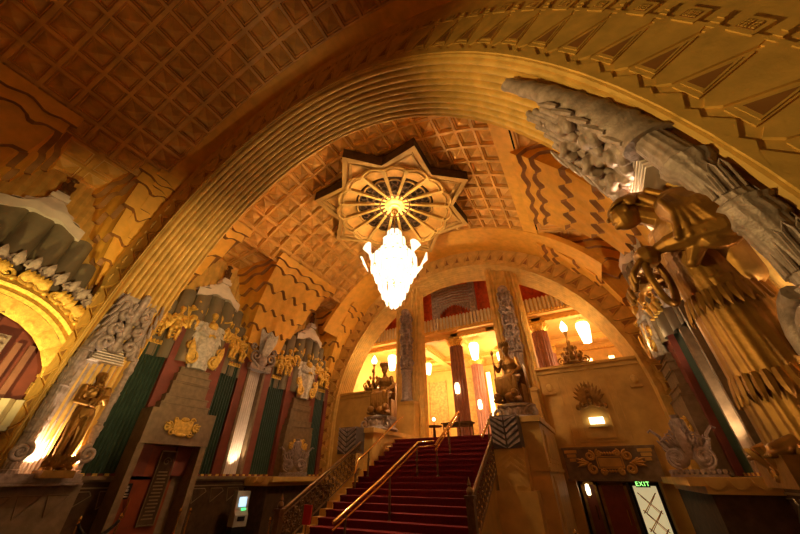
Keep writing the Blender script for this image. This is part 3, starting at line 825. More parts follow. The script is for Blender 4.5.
def attendant():
    t = thing('gilded_attendant', (0, 0, 0), '', 'statue')
    def f(m_):
        V = lambda x, y, z: Vector((x, y, z))
        face(m_, V(.04, 0, 1.18), .1); cap(m_, V(0, 0, 1.08), .05, V(0, 0, .98), .06); m_.ell(V(-.01, 0, 1.24), (.11, .11, .09))
        m_.ell(V(0, 0, .88), (.11, .17, .15)); m_.ell(V(0, 0, .68), (.1, .13, .15)); m_.ell(V(.05, 0, .5), (.15, .16, .13))
        for s in (-1, 1):
            limb(m_, [(V(0, s * .17, .95), .06), (V(.06, s * .24, .72), .05), (V(.2, s * .12, .78), .035)]); m_.ell(V(.22, s * .1, .79), .045)
            limb(m_, [(V(.04, s * .09, .48), .09), (V(.2, s * .12, .36), .07), (V(.12, s * .1, .05), .05)]); m_.ell(V(.18, s * .1, .03), (.1, .05, .04))
    sculpt('body', f, .018, 'gold', t, 2)
    mb = MB(); leaf(mb, (-.1, .1, .4), (-.05, .42, 1.1), .14, .05); leaf(mb, (-.1, -.1, .4), (-.05, -.42, 1.0), .12, .05); mb.tube(spiral((.1, .0, .2), .16, 1.4, 0, 1), .035, 6)
    mb.build('wing_and_scroll', 'gold', t, 50)
    return t
at0 = attendant(); first = True
for w, y, d in (('L', 7.35, 'above the red door'), ('L', 13.5, 'beside the staircase'), ('R', 14.2, 'on the far right wall')):
    for sg, nm in ((-1, 'near'), (1, 'far')):
        for k, (dy, z, kn, s) in enumerate(((.78, 5.1, 'beside', 1.1), (1.3, 4.47, 'second from', 1.15), (1.85, 4.45, 'outermost from', 1.0))):
            l, rz = wall_loc(w, y + sg * dy, z); loc = (l[0] + (.45 if w == 'L' else -.45), l[1], z)
            lb = 'gilded attendant, %s the robed statue %s, %s side' % (kn, d, nm)
            if k == 0: lb = 'gilded attendant touching the robed statue %s, %s side' % (d, nm)
            if first: at0.location = loc; at0.rotation_euler = (0, 0, rz); at0['label'] = lb; at0['group'] = 'gilded attendant figures'; at0.scale = (s, s, s); first = False
            else: copy_tree(at0, loc, rz + sg * .3 * (1 if w == 'L' else -1), lb, 'gilded attendant figures', (s, s, s))

# ------------------------------------------------------------------ near left bay: gold arch with crest
t = thing('gold_arch', (XL + .42, 1.15, 0), 'gleaming gold arch with zigzag lining at the left edge', 'arch')
def arcp(r, z0, n=28): return [(r * cos(PI * i / n), z0 + r * 1.0 * sin(PI * i / n)) for i in range(n + 1)]
mb = MB(); n = 28
def AR(r, x, zz=1.75):
    r += .28
    return [(x, y, z) for y, z in [(r, 0.2)] + arcp(r, zz, n) + [(-r, 0.2)]]
for (r0, x0), (r1, x1) in (((2.62, -.42), (2.62, .45)), ((2.62, .45), (2.5, .5)), ((2.5, .5), (2.42, .42)), ((2.42, .42), (2.3, .46)), ((2.3, .46), (2.22, .36))): mb.grid([AR(r0, x0), AR(r1, x1)])
for i in range(n):       # faceted zigzag lining
    a0, a1 = PI * i / n, PI * (i + 1) / n; am = (a0 + a1) / 2
    if i % 2: continue
    a1 = PI * (i + 2) / n; am = (a0 + a1) / 2
    q = lambda r, a, x: (x, (r + .28) * cos(a), 1.75 + (r + .28) * sin(a))
    A, B, C, D, E = q(2.22, a0, .36), q(2.22, a1, .36), q(1.80, a1, .2), q(1.80, a0, .2), q(2.02, am, .36)
    ids = [mb.P(p) for p in (A, B, C, D, E)]
    for j in range(4): mb.F(ids[j], ids[(j + 1) % 4], ids[4])
mb.build('gilded_archivolt', 'gold', t, 30)
mb = MB(); random.seed(11)
for i in range(19):
    a = PI * (i + .5) / 19 * .8 + PI * .1; r = 3.08
    mb.tube(spiral((.42, r * cos(a), 1.75 + r * sin(a)), .21, 1.6, a, 1 if i % 2 else -1), .05, 6)
    for k in range(4): b = a + random.uniform(-.09, .09); leaf(mb, (.3, 2.85 * cos(b), 1.75 + 2.85 * sin(b)), (.45, 3.35 * cos(b), 1.75 + 3.35 * sin(b)), .09, .08)
    mb.ell((.42, (r - .12) * cos(a + .08), 1.75 + (r - .12) * sin(a + .08)), .09)
mb.build('gilded_crest', 'gold', t, 50)
mb = MB()
for i in range(15):
    a = PI * .28 + PI * .44 * i / 14; r = 3.42
    mb.tube([(.4, r * cos(a), 1.75 + r * sin(a))] + spiral((.4, (r + .1) * cos(a), 1.75 + (r + .1) * sin(a)), .17, 1.3, a + 2, 1 if i > 7 else -1), .05, 6)
    leaf(mb, (.35, (r - .1) * cos(a), 1.75 + (r - .1) * sin(a)), (.5, (r + .38) * cos(a), 1.75 + (r + .38) * sin(a)), .1, .08)
for i in range(13):
    a = -.3 + 2.6 * i / 12; mb.ell((.45, 1.55 + .42 * cos(a), 4.75 + .30 * sin(a)), (.09, .07, .07))
mb.build('silver_crest', 'silver', t, 50)
t = thing('organ_screen', (XL + .2, 1.15, 0), 'cream organ pipes and maroon ribs filling the gold arch at the left edge', 'organ screen')
mb = MB(); mb.prism([(.02, y, z) for y, z in [(2.2, .2)] + arcp(2.2, 1.75) + [(-2.2, .2)]], (-.2, 0, 0)); mb.build('maroon_backing', 'maroon', t)
mb = MB(); mb.reeds(-1.3, 2.1, 1.1, 1.75, .25, 12, .15); mb.box(.05, .3, -1.3, 2.1, 1.0, 1.12); mb.build('cream_pipes', 'flutewhite', t, 40)
mb = MB(); mb.reeds(-1.8, .55, 2.0, 3.7, .15, 9, .1); mb.build('tall_cream_ribs', 'flutewhite', t, 40)
mb = MB(); mb.box(.1, .3, .55, .95, 1.8, 3.3)
for i in range(9): mb.ell((.32, .75, 1.9 + .16 * i), (.06, .14, .07))
mb.build('beaded_post', 'silver', t, 40)
mb = MB()
for y in (1.2, 1.5): mb.box(.08, .16, y - .07, y + .07, 1.7, 3.2)
mb.build('mauve_rib', 'column', t)

# ------------------------------------------------------------------ star rosette and chandelier
SX, SY, SZ = -5.62, 9.72, 10.75
t = thing('star_rosette', (SX, SY, SZ), 'eight-pointed star rosette with gilded wheel of spokes on the coffered ceiling', 'ceiling rosette')
def star(ro, ri, z, a0=-4): 
    out = []
    for k in range(16):
        a = rad(a0 + 22.5 * k); r = ro if k % 2 == 0 else ri; out.append((r * cos(a), r * sin(a), z))
    return out
mb = MB()
o1, o2 = (3.85, 2.85), (3.55, 2.66)
A, B, C, D = star(*o1, 0), star(*o2, 0), star(*o1, .55), star(*o2, .12)
mb.k = 0; mb.grid([D, B, A], closeu=True); mb.k = 1; mb.grid([A, C], closeu=True); mb.k = 0
E2 = star(3.4, 2.6, .04); mb.grid([star(3.45, 2.62, .12), E2, star(3.3, 2.56, .12)], closeu=True)
mb.k = 1; mb.grid([star(*o1, .5), star(2.6, 2.6, .5)], closeu=True)
mb.build('star_frame', ['stone', 'wood'], t)
mb = MB(); mb.grid([star(3.6, 2.7, .14), star(2.7, 2.7, .14)], closeu=True); mb.build('star_panel', 'coffer', t)
mb = MB()
for k in range(8):
    a = rad(-4 + 45 * k); c, s = cos(a), sin(a)
    tri = lambda r0, r1, w, z: [(r0 * c - w * s, r0 * s + w * c, z), (r0 * c + w * s, r0 * s - w * c, z), (r1 * c, r1 * s, z)]
    P, Q = tri(2.66, 3.5, .62, .13), tri(2.76, 3.3, .42, .13)
    mb = MB(); n3 = 3
    for zz_ in (.13, .07): mb.grid([[(p[0], p[1], zz_) for p in P], [(p[0], p[1], zz_) for p in Q]], closeu=True)
    mb.grid([[(p[0], p[1], zz_) for p in P] for zz_ in (.13, .07)], closeu=True); mb.grid([[(p[0], p[1], zz_) for p in Q] for zz_ in (.13, .07)], closeu=True)
    mb.build('point_moulding', 'stone', t)
mb = MB()   # scalloped outer wheel rim: sixteen arcs
for k in range(16):
    a0 = rad(22.5 * k - 4); pts = []
    for j in range(9):
        a = a0 + rad(22.5) * j / 8; r = 2.62 + .16 * sin(PI * j / 8); pts.append((r * cos(a), r * sin(a), -.03))
    mb.tube(pts, .065, 6); mb.tube([(p[0] * .93, p[1] * .93, .05) for p in pts], .04, 6)
    mb.tube([(p[0] * .66, p[1] * .66, .3) for p in pts], .04, 6)
mb.build('scalloped_rim', 'plaster', t, 50)
for k in range(16):
    mb = MB(); a = rad(22.5 * k - 4); c, s = cos(a), sin(a); w0, w1 = .05, .085
    mb.loft([[(.42 * c - w0 * s, .42 * s + w0 * c, .52), (.42 * c + w0 * s, .42 * s - w0 * c, .52), (.42 * c + w0 * s, .42 * s - w0 * c, .64), (.42 * c - w0 * s, .42 * s + w0 * c, .64)],
             [(2.66 * c - w1 * s, 2.66 * s + w1 * c, -.06), (2.66 * c + w1 * s, 2.66 * s - w1 * c, -.06), (2.66 * c + w1 * s, 2.66 * s - w1 * c, .1), (2.66 * c - w1 * s, 2.66 * s + w1 * c, .1)]])
    mb.build('spoke', 'plaster', t)
mb = MB(); mb.lathe([(2.72, .05), (1.95, .34), (1.93, .40), (1.9, .60)], n=64, cap=False); mb.build('orange_dish', 'coffer', t, 30)
mb = MB(); mb.lathe([(2.0, .62), (2.0, .64), (.0, .66)], n=32); mb.build('dark_backing', 'black', t)
mb = MB()
for k in range(16):
    a0 = rad(22.5 * (k + .5) - 4); c, s = cos(a0), sin(a0)
    for rr_, q in ((.95, .12), (1.28, .16), (1.6, .15)):
        pts = [(rr_ * c + q * cos(b), rr_ * s + q * sin(b), .50 - .08 * rr_) for b in (2 * PI * j / 10 for j in range(11))]; mb.tube(pts, .035, 5)
    mb.tube([(1.8 * cos(a0 + d), 1.8 * sin(a0 + d), .34) for d in (-.2, -.1, 0, .1, .2)], .07, 5)
mb.tube([(.75 * cos(b), .75 * sin(b), .48) for b in (2 * PI * j / 32 for j in range(33))], .06, 6)
mb.build('openwork_grille', 'iron', t, 50)
mb = MB(); mb.lathe([(.46, .62), (.54, .54), (.5, .44), (.38, .38), (.2, .34), (.0, .32)], n=24, fd=.1, fn=12); mb.build('hub', 'coffer', t, 40)
mb = MB(); mb.lathe([(.3, .38), (.28, .28), (.12, .24), (0, .23)], n=16); mb.build('hub_glass', 'hubglow', t, 40)
mb = MB(); mb.lathe([(2.7, .5), (2.7, 1.25)], n=8); mb.build('ceiling_drum', 'wood', t)

t = thing('chandelier', (SX, SY, 5.55), 'large glowing tiered crystal chandelier hanging below the star rosette', 'chandelier')
ZC = 5.4
mb = MB(); mb.tube([(0, 0, 3.4), (0, 0, 5.45)], .035, 8); mb.lathe([(.14, 5.2), (.18, 5.3), (.1, 5.4)]); mb.build('stem', 'brass', t, 40)
def tier(r, z0, z1, n, w, rot=0, tilt=0):
    q = MB()
    for k in range(n):
        a = 2 * PI * (k + rot) / n; c, s = cos(a), sin(a); r1 = r; r0 = r * (1 - tilt)
        P = [(r0 * c - w * s, r0 * s + w * c, z0 + .08), (r0 * c, r0 * s, z0), (r0 * c + w * s, r0 * s - w * c, z0 + .08), (r1 * c + w * s, r1 * s - w * c, z1 - .05), (r1 * c, r1 * s, z1), (r1 * c - w * s, r1 * s + w * c, z1 - .05)]
        q.prism(P, (c * .03, s * .03, 0))
    return q.build('crystal_tier', 'crystal', t)
tier(.30, 2.6, 3.95, 8, .1, .2); tier(.48, 2.4, 3.5, 12, .1); tier(.70, 1.9, 2.8, 16, .1, .3)
tier(.98, 1.75, 2.4, 20, .11); tier(.88, 1.3, 1.9, 18, .11, .5, .1); tier(.70, .85, 1.5, 14, .1, 0, .12)
tier(.52, .45, 1.05, 12, .1, .5, .12); tier(.34, .15, .7, 8, .09, 0, .15); tier(.15, .0, .4, 6, .06, .5, .2)
for k in range(8):
    q = MB(); a = 2 * PI * (k + .5) / 8; c, s = cos(a), sin(a)
    for e, (rr_, zz) in enumerate(((1.42, 2.2),)):
        F = []
        for j in range(7): b = -.9 + 1.8 * j / 6; F.append((rr_ * c - .36 * sin(b) * s, rr_ * s + .36 * sin(b) * c, zz + .40 * cos(b)))
        F += [(rr_ * .8 * c + .1 * s, rr_ * .8 * s - .1 * c, zz - .3), (rr_ * .8 * c - .1 * s, rr_ * .8 * s + .1 * c, zz - .3)]
        q.prism(F, (c * .05, s * .05, 0))
    q.build('crystal_fan', 'crystal', t)
mb = MB()
for r_, z_ in ((.98, 2.38), (.72, 2.78), (.5, 3.45), (.88, 1.88), (.68, 1.48), (.5, 1.03)): mb.tube([(r_ * .96 * cos(b), r_ * .96 * sin(b), z_) for b in (2 * PI * j / 24 for j in range(25))], .02, 5)
mb.build('brass_ring', 'brass', t)

# ------------------------------------------------------------------ staircase
LZ = 1.33; NR = 22; YS0 = 13.8; RISE = (LZ - FL) / NR; TR = .315; SX0, SX1 = -7.8, -2.9
t = thing('staircase', ((SX0 + SX1) / 2, YS0 - NR * TR, FL), 'wide grand staircase with crimson carpet rising to the mezzanine', 'staircase'); off = Vector(t.location)
mb = MB(); mb.T = Matrix.Translation(-off)
for i in range(NR):
    y0 = YS0 - (NR - i) * TR; z1 = FL + (i + 1) * RISE
    mb.box(SX0 + .12, SX1 - .12, y0, YS0, z1 - RISE, z1 - .03); mb.box(SX0 + .12, SX1 - .12, y0 - .03, y0 + .3, z1 - .05, z1)
mb.build('carpeted_steps', 'carpet', t)
for xx in (SX0, SX1):
    mb = MB(); mb.T = Matrix.Translation(-off); s = 1 if xx == SX0 else -1
    for i in range(NR):
        y0 = YS0 - (NR - i) * TR; z1 = FL + (i + 1) * RISE
        mb.box(min(xx, xx + s * .12) - .1, max(xx, xx + s * .12), y0 - .05, YS0, z1 - RISE, z1 + .02)
    mb.build('stone_stringer', 'stone', t)
def stz(y): return LZ - (YS0 - y) * RISE / TR
# ornate side balustrades
def balustrade(x, y0, y1, label):
    t = thing('balustrade', (x, y0, stz(y0)), label, 'balustrade'); off = Vector(t.location)
    T = Matrix.Translation(-off)
    mb = MB(); mb.T = T; ys = [y0 + (y1 - y0) * i / 12 for i in range(13)]
    mb.tube([(x, y, stz(y) + .98) for y in ys], .05, 8); mb.build('handrail', 'iron', t, 50)
    mb = MB(); mb.T = T
    mb.tube([(x, y, stz(y) + .86) for y in ys], .022, 6); mb.tube([(x, y, stz(y) + .14) for y in ys], .025, 6)
    y = y0 + .1; k = 0
    while y < y1 - .1:
        z = stz(y); mb.tube([(x, y, z + .12), (x, y, z + .88)], .013, 5)
        for e, zz in enumerate((.3, .5, .7)):
            mb.tube([(x + p[0], y + .1 + p[1], stz(y + .1) + zz + p[2]) for p in spiral((0, 0, 0), .085, 1.5, (e + k) * 1.3, 1 if (e + k) % 2 else -1)], .014, 5)
            mb.ell((x, y, z + zz + .1), (.03, .03, .045), 6, 5)
        y += .2; k += 1
    mb.build('scrollwork', 'iron', t, 50)
    mb = MB(); mb.T = T
    z = stz(y0); mb.box(x - .09, x + .09, y0 - .12, y0 + .06, z - .3, z + 1.0); mb.box(x - .12, x + .12, y0 - .15, y0 + .09, z + 1.0, z + 1.06)
    mb.lathe([(.05, 0), (.085, .06), (.07, .13), (.03, .17), (.05, .2), (.02, .3), (0, .36)], (x, y0 - .03, z + 1.06), 10); mb.build('newel_post', 'iron', t, 40)
balustrade(-8.05, 7.9, 11.5, 'ornate dark bronze scrollwork balustrade on the left side of the stairs')
balustrade(-2.85, 8.6, 11.4, 'ornate dark bronze balustrade on the right side of the stairs')
# brass rails
def rail(label, pts, posts, double=True, name='brass_handrail'):
    t = thing(name, pts[0], label, 'handrail'); off = Vector(t.location)
    mb = MB(); mb.T = Matrix.Translation(-off); mb.tube(pts, .04, 8)
    mb.build('upper_bar', 'brass', t, 50)
    if double:
        mb = MB(); mb.T = Matrix.Translation(-off); mb.tube([(p[0], p[1], p[2] - .14) for p in pts], .026, 8); mb.build('lower_bar', 'brass', t, 50)
    for (x, y, zb, zt) in posts:
        mb = MB(); mb.T = Matrix.Translation(-off)
        mb.lathe([(.06, 0), (.06, .04), (.03, .07), (.028, .15), (.045, .2), (.03, .26), (.035, .5), (.045, .56), (.03, .62), (.025, zt - zb)], (x, y, zb), 10); mb.build('post', 'iron', t, 40)
rail('long double brass handrail down the middle of the lower stairs', [(-5.66, 7.2, stz(7.2) + 1.3), (-5.5, 9.0, stz(9.0) + 1.16), (-5.42, 11.2, stz(11.2) + 1.02)] + [(-4.85, 11.25, stz(11.25) + 1.02)], [(-5.45, y, stz(y) - .02, stz(y) + 1.02) for y in (9.35, 11.15)] + [(-5.62, 7.6, stz(7.6) - .02, stz(7.6) + 1.2)])
rail('double brass handrail down the middle of the upper stairs', [(-4.75, y, stz(y) + .94) for y in (11.1, 12.2, 13.6)] + [(-4.75, 13.9, LZ + .95)], [(-4.75, y, stz(y) - .02, stz(y) + .94) for y in (11.25, 12.5)] + [(-4.75, 13.85, LZ, LZ + .95)])
rail('slim brass handrail bracketed along the left seated-statue pedestal', [(-7.45, 10.4, stz(10.4) + .55), (-7.45, 10.55, stz(10.4) + .95), (-7.45, 11.1, stz(10.9) + .95), (-7.45, 13.3, stz(13.3) + .95), (-7.45, 13.9, LZ + .95)], [(-7.45, 10.45, stz(10.45), stz(10.4) + .7), (-7.45, 11.2, stz(11.2), stz(11) + .95)], False)
rail('short brass handrail at the top right of the stairs', [(-3.25, 11.6, stz(11.6) + .9), (-3.25, 12.6, stz(12.6) + .9), (-3.25, 13.4, stz(13.4) + .92)], [(-3.25, 12.6, stz(12.6), stz(12.6) + .9)], False)

# ------------------------------------------------------------------ pedestals and seated statues
def pedestal(s, label):
    # s=-1 left, +1 right; inner edge toward the stair
    xi, xo = CX + s * 2.35, CX + s * 3.9      # inner / outer x
    t = thing('statue_pedestal', ((xi + xo) / 2, 13.6, FL), label, 'pedestal'); off = Vector(t.location); T = Matrix.Translation(-off)
    a, b = min(xi, xo), max(xi, xo)
    mb = MB(); mb.T = T
    c = (a + b) / 2 + (-.2 if s > 0 else -.05)
    mb.box(a, b, 11.75, 16.0, FL, 1.45); mb.box(a - .06, b + .06, 11.68, 16.0, 1.45, 1.62)
    mb.box(a - .04, b + .04, 11.7, 16.0, .12, .22)
    mb.box(c - .44, c + .44, 11.2, 11.8, FL, .72)
    mb.box(c - .58, c + .6, 11.15, 11.8, FL, -.35)
    # raised panels on both long sides
    for x in (a, b):
        e = -1 if x == a else 1
        for (y0, y1, z0, z1) in ((12.3, 15.3, .35, 1.25), (12.3, 15.3, -2.0, 0.0)):
            for q in range(2):
                i = .12 * q; m0, m1 = (x + e * (.025 + .02 * q), x) ; mb.box(min(m0, m1), max(m0, m1), y0 + i, y1 - i, z0 + i, z1 - i)
    c = (a + b) / 2 + (-.2 if s > 0 else -.05)
    # chevrons below the silver panel
    for k in range(3):
        w_c = .42; z0 = .66 - .15 * k; mb.prism([(c - w_c, 11.2, z0 - .3), (c, 11.2, z0), (c + w_c, 11.2, z0 - .3), (c + w_c, 11.2, z0 - .36), (c, 11.2, z0 - .06), (c - w_c, 11.2, z0 - .36)], (0, -.03, 0))
    for q in (-1, 1): mb.prism([(c + q * .08, 11.2, -.25), (c + q * .18, 11.2, .0), (c + q * .34, 11.2, -.25)], (0, -.03, 0))
    mb.build('stone_body', 'stone', t)
    mb = MB(); mb.T = T; mb.box(c - .42, c + .42, 11.16, 11.8, .7, 1.62); mb.build('chevron_ground', 'silverdark', t)
    mb = MB(); mb.T = T
    for k in range(6):
        z0 = .62 + .17 * k
        for q in (-1, 1):
            P = [(c + q * .03, 11.16, z0), (c + q * .41, 11.16, z0 + .26), (c + q * .41, 11.16, z0 + .35), (c + q * .03, 11.16, z0 + .10)]
            P = [(p[0], p[1], min(1.62, max(.7, p[2]))) for p in P]
            if P[2][2] - P[1][2] > .01 or P[3][2] - P[0][2] > .01: mb.prism(P, (0, -.05, 0))
    mb.build('silver_chevrons', 'silver', t)
    # little hexagonal cartouche on the stair side
    mb = MB(); mb.T = T; x = xi; e = -s
    H = [(x + e * .06, 12.9 + .45 * cos(PI / 3 * k), .8 + .36 * sin(PI / 3 * k)) for k in range(6)]
    mb.tube(H + H[:1], .03, 5); mb.ell((x + e * .06, 12.9, .95), (.05, .2, .12)); mb.build('side_cartouche', 'stone', t, 40)
    # black base course beside the stair
    return t
pedestal(-1, 'ochre stone pedestal with silver chevron panel, left of the stairs')
pedestal(1, 'ochre stone pedestal with silver chevron panel, right of the stairs')
def drum(s, x, label):
    t = thing('silver_plinth', (x, 13.3, 1.62), label, 'plinth')
    mb = MB(); mb.lathe([(.72, 0), (.78, .06), (.72, .14), (.62, .2), (.60, .45), (.68, .5), (.7, .58), (.4, .66), (.0, .66)], n=28)
    for q in (-1, 1):
        mb.tube([(.0 + p[2] * 0 + q * .62 * 1, -.3 + p[1] * .0 + 0, p[2]) if False else (q * .6 + p[1], -.45, p[2]) for p in spiral((0, 0, .3), .24, 1.5, PI / 2, q)], .06, 7)
    for j in range(14): a = 2 * PI * j / 14; leaf(mb, (.6 * cos(a), .6 * sin(a), .2), (.66 * cos(a), .66 * sin(a), .48), .09, .02, 4, (cos(a), sin(a), 0))
    mb.build('carved_drum', 'silver', t, 40); return t
drum(-1, CX - 2.95, 'carved silver drum under the seated bronze figure left of the stairs')
drum(1, CX + 3.05, 'carved silver drum under the seated bronze figure right of the stairs')
def seated(t):
    V = lambda x, y, z: Vector((x, y, z))
    def body(m_):    # faces -y locally built facing +x
        face(m_, V(.06, 0, 2.1), .17); cap(m_, V(0, 0, 1.93), .09, V(-.03, 0, 1.75), .11)
        m_.ell(V(-.05, 0, 1.5), (.22, .33, .3), 14, 10); m_.ell(V(-.05, 0, 1.2), (.19, .26, .25), 12, 8); m_.ell(V(0, 0, .95), (.28, .33, .22), 12, 8)
        for s in (-1, 1): m_.ell(V(.1, s * .13, 1.53), (.1, .12, .1))
        limb(m_, [(V(0, .16, .92), .17), (V(.55, .22, .9), .13), (V(.52, .22, .5), .1), (V(.45, .22, .1), .06)])
        limb(m_, [(V(0, -.16, .92), .17), (V(.5, -.28, .86), .13), (V(.35, -.3, .45), .1), (V(.3, -.3, .08), .06)])
        for x, y in ((.45, .22), (.3, -.3)): limb(m_, [(V(x - .02, y, .06), .07), (V(x + .15, y, .05), .065), (V(x + .28, y, .03), .045)])
        limb(m_, [(V(-.05, .32, 1.7), .11), (V(.05, .46, 1.3), .09), (V(.35, .36, 1.12), .06)]); hand(m_, V(.35, .36, 1.12), (1, -.2, -.3), (0, -.3, -1), 1.7)
        limb(m_, [(V(-.05, -.32, 1.7), .11), (V(.0, -.5, 1.35), .09), (V(.32, -.46, 1.45), .06)]); hand(m_, V(.32, -.46, 1.45), (1, .2, .3), (0, 1, -.2), 1.7)
    sculpt('body', body, .02, 'bronze', t, 2)
    def skirt(m_):
        for j in range(9): y = -.34 + .085 * j; limb(m_, [(V(.1, y, 1.0), .1), (V(.55, y * 1.1, .88), .08), (V(.58, y * 1.15, .5 - .1 * (j % 2)), .06), (V(.5, y * 1.2, .25), .05)])
    sculpt('draped_skirt', skirt, .022, 'bronze', t, 1)
    mb = MB()
    mb.lathe([(.19, 0), (.2, .08), (.17, .16), (.1, .22), (0, .26)], (.03, 0, 2.18), 14)
    for j in range(7): a = -1.2 + .4 * j; leaf(mb, (.05 + .15 * cos(a), .17 * sin(a), 2.22), (.1 + .16 * cos(a), .2 * sin(a), 2.42), .05, .02)
    mb.build('crown', 'bronze', t, 40)
    mb = MB(); mb.box(-.5, .1, -.4, .4, 0, .72); mb.box(-.55, -.35, -.42, .42, 0, 1.55); mb.build('throne', 'bronze', t)
    mb = MB(); mb.tube([(.44, -.44, 0.02), (.44, -.44, 1.95)], .028, 8); mb.ell((.44, -.44, 1.98), (.07, .07, .1)); mb.build('staff', 'bronze', t, 50)
    def beast(m_):
        m_.ell(V(.35, .1, .2), (.42, .3, .2)); m_.ell(V(.72, .35, .28), (.18, .14, .16)); m_.ell(V(.86, .38, .24), (.09, .08, .07)); m_.ell(V(.7, -.35, .2), (.2, .16, .16))
        for q in (-1, 1): cap(m_, V(.5, q * .4, .1), .1, V(.85, q * .42, .05), .06)
    sculpt('crouching_beast', beast, .025, 'bronze', t, 1)
sb = thing('seated_statue', (CX - 2.85, 13.35, 2.26), 'seated crowned bronze figure with staff on the pedestal left of the stairs', 'statue', -PI / 2 + .15); seated(sb)
copy_tree(sb, (CX + 3.05, 13.35, 2.26), -PI / 2 - .25, 'seated crowned bronze figure with staff on the pedestal right of the stairs')

# ledges with acanthus ornaments
def ledge(s, label, lab2):
    xw = XL if s < 0 else XR; xi = XL + 2.05 if s < 0 else XR - 1.9
    t = thing('corner_ledge', ((xw + xi) / 2, 13.3, FL), label, 'ledge'); T = Matrix.Translation(-Vector(t.location))
    a, b = min(xw, xi), max(xw, xi)
    mb = MB(); mb.T = T; mb.box(a + (0 if s < 0 else .35), b - (.35 if s < 0 else 0), 11.3, 15.9, FL, -.35); mb.build('dark_base', 'wood', t)
    mb = MB(); mb.T = T; mb.box(a + (0 if s < 0 else .28), b - (.28 if s < 0 else 0), 11.22, 15.9, -.35, -.2); mb.box(a, b, 11.2, 15.9, -.2, -.02)
    for k in range(4):
        x = a + .5 + .42 * k
        mb.prism([(x + .36 * cos(PI * j / 8) / 2, 11.2, -.05 - .22 * sin(PI * j / 8)) for j in range(9)], (0, -.03, 0))
    mb.build('gold_fascia', 'stone', t)
def acanthus():
    t = thing('acanthus_ornament', (0, 0, 0), '', 'ornament')
    mb = MB(); 
    mb.box(-.25, .25, -.62, .62, 0, .06)
    for j in range(11): mb.tube([(-.25, -.58 + .116 * j, .12), (.28, -.58 + .116 * j, .12)], .055, 8)
    mb.build('reeded_base', 'silver', t, 50)
    mb = MB()
    for s in (-1, 1):
        for k in range(3): mb.tube(spiral((.36 - .02 * k, s * .29, .46), .28 - .09 * k, 1.2, -PI / 2, s), .032, 6)
        mb.ell((.2, s * .29, .46), (.12, .27, .27))
        for k in range(4): mb.tube([(.3, s * (.05 + .035 * k), .75), (.34, s * (.1 + .07 * k), 1.0 - .02 * k), (.36, s * (.2 + .1 * k), 1.12 - .08 * k), (.36, s * (.27 + .1 * k), 1.05 - .08 * k)], [.03, .028, .024, .015], 6)
        mb.tube([(.1, s * .3, .3), (.12, s * .48, .7), (.14, s * .55, 1.0), (.14, s * .72, 1.18), (.14, s * .8, 1.12)], [.06, .05, .045, .04, .03], 7)
        for k in range(5): leaf(mb, (.1, s * (.08 + .08 * k), .55 + .02 * k), (.24, s * (.1 + .13 * k), 1.25 - .09 * k), .05, .12, th=.045)
        for k in range(3): leaf(mb, (.2, s * .2, .3), (.28, s * (.5 + .05 * k), .5 + .2 * k), .07, .08)
    leaf(mb, (.2, 0, .4), (.28, 0, 1.35), .11, .12)
    mb.build('curling_leaves', 'silver', t, 50)
    mb = MB(); mb.lathe([(.16, 1.1), (.2, 1.3), (.18, 1.42), (.1, 1.46), (.12, 1.55), (0, 1.56)], n=10, fd=.15, fn=5)
    for j in range(5): mb.box(-.1, .1, -.2 + .08 * j, -.14 + .08 * j, .9, 1.35)
    mb.build('bud', 'silver', t, 40)
    return t
ledge(-1, 'dark ledge with gold scalloped fascia along the left wall beside the stairs', '')
ledge(1, 'dark ledge with gold scalloped fascia in the right rear corner', '')
ac = acanthus(); ac.location = (CX - 7.55, 13.0, 0); ac.rotation_euler = (0, 0, -PI / 4); ac['label'] = 'silver acanthus ornament with twin scrolls on the left ledge'; ac.location.z = -.02
copy_tree(ac, (CX + 7.6, 13.0, -.02), -PI / 2 - .3, 'large silver acanthus ornament with twin scrolls on the right ledge')

# ------------------------------------------------------------------ end wall, doors, mezzanine
WT = 4.1
def endwall():
    q = MB()
    # left part, with no opening
    q.box(-13.4, -9.25, 16.2, 16.8, FL, WT)
    # right part around the door opening x -1.06..1.65, z up to -.1
    q.box(-1.5, -1.06, 16.2, 16.8, FL, WT); q.box(1.65, 3.0, 16.2, 16.8, FL, WT); q.box(-1.06, 1.65, 16.2, 16.8, -.1, WT)
    q.box(-9.25, -1.5, 16.0, 27.2, FL, LZ - .02)   # under the landing
    q.box(-9.25, -1.5, 13.8, 16.2, LZ - .3, LZ)
    return struct(q.build('wall_end', 'stone'))
endwall()
def copings():
    for x0, x1, lb in ((-13.4, -9.2, 'ochre coping on the low wall left of the stairs'), (-1.55, 3.0, 'ochre coping on the low wall above the right doors')):
        mb = MB(); mb.box(x0, x1, 16.1, 16.9, WT, WT + .12); mb.box(x0, x1, 16.14, 16.86, WT - .2, WT - .1)
        tag(mb.build('wall_coping', 'stone', None, 0, loc=((x0 + x1) / 2, 16.5, WT - .2)), lb, 'coping')
copings()
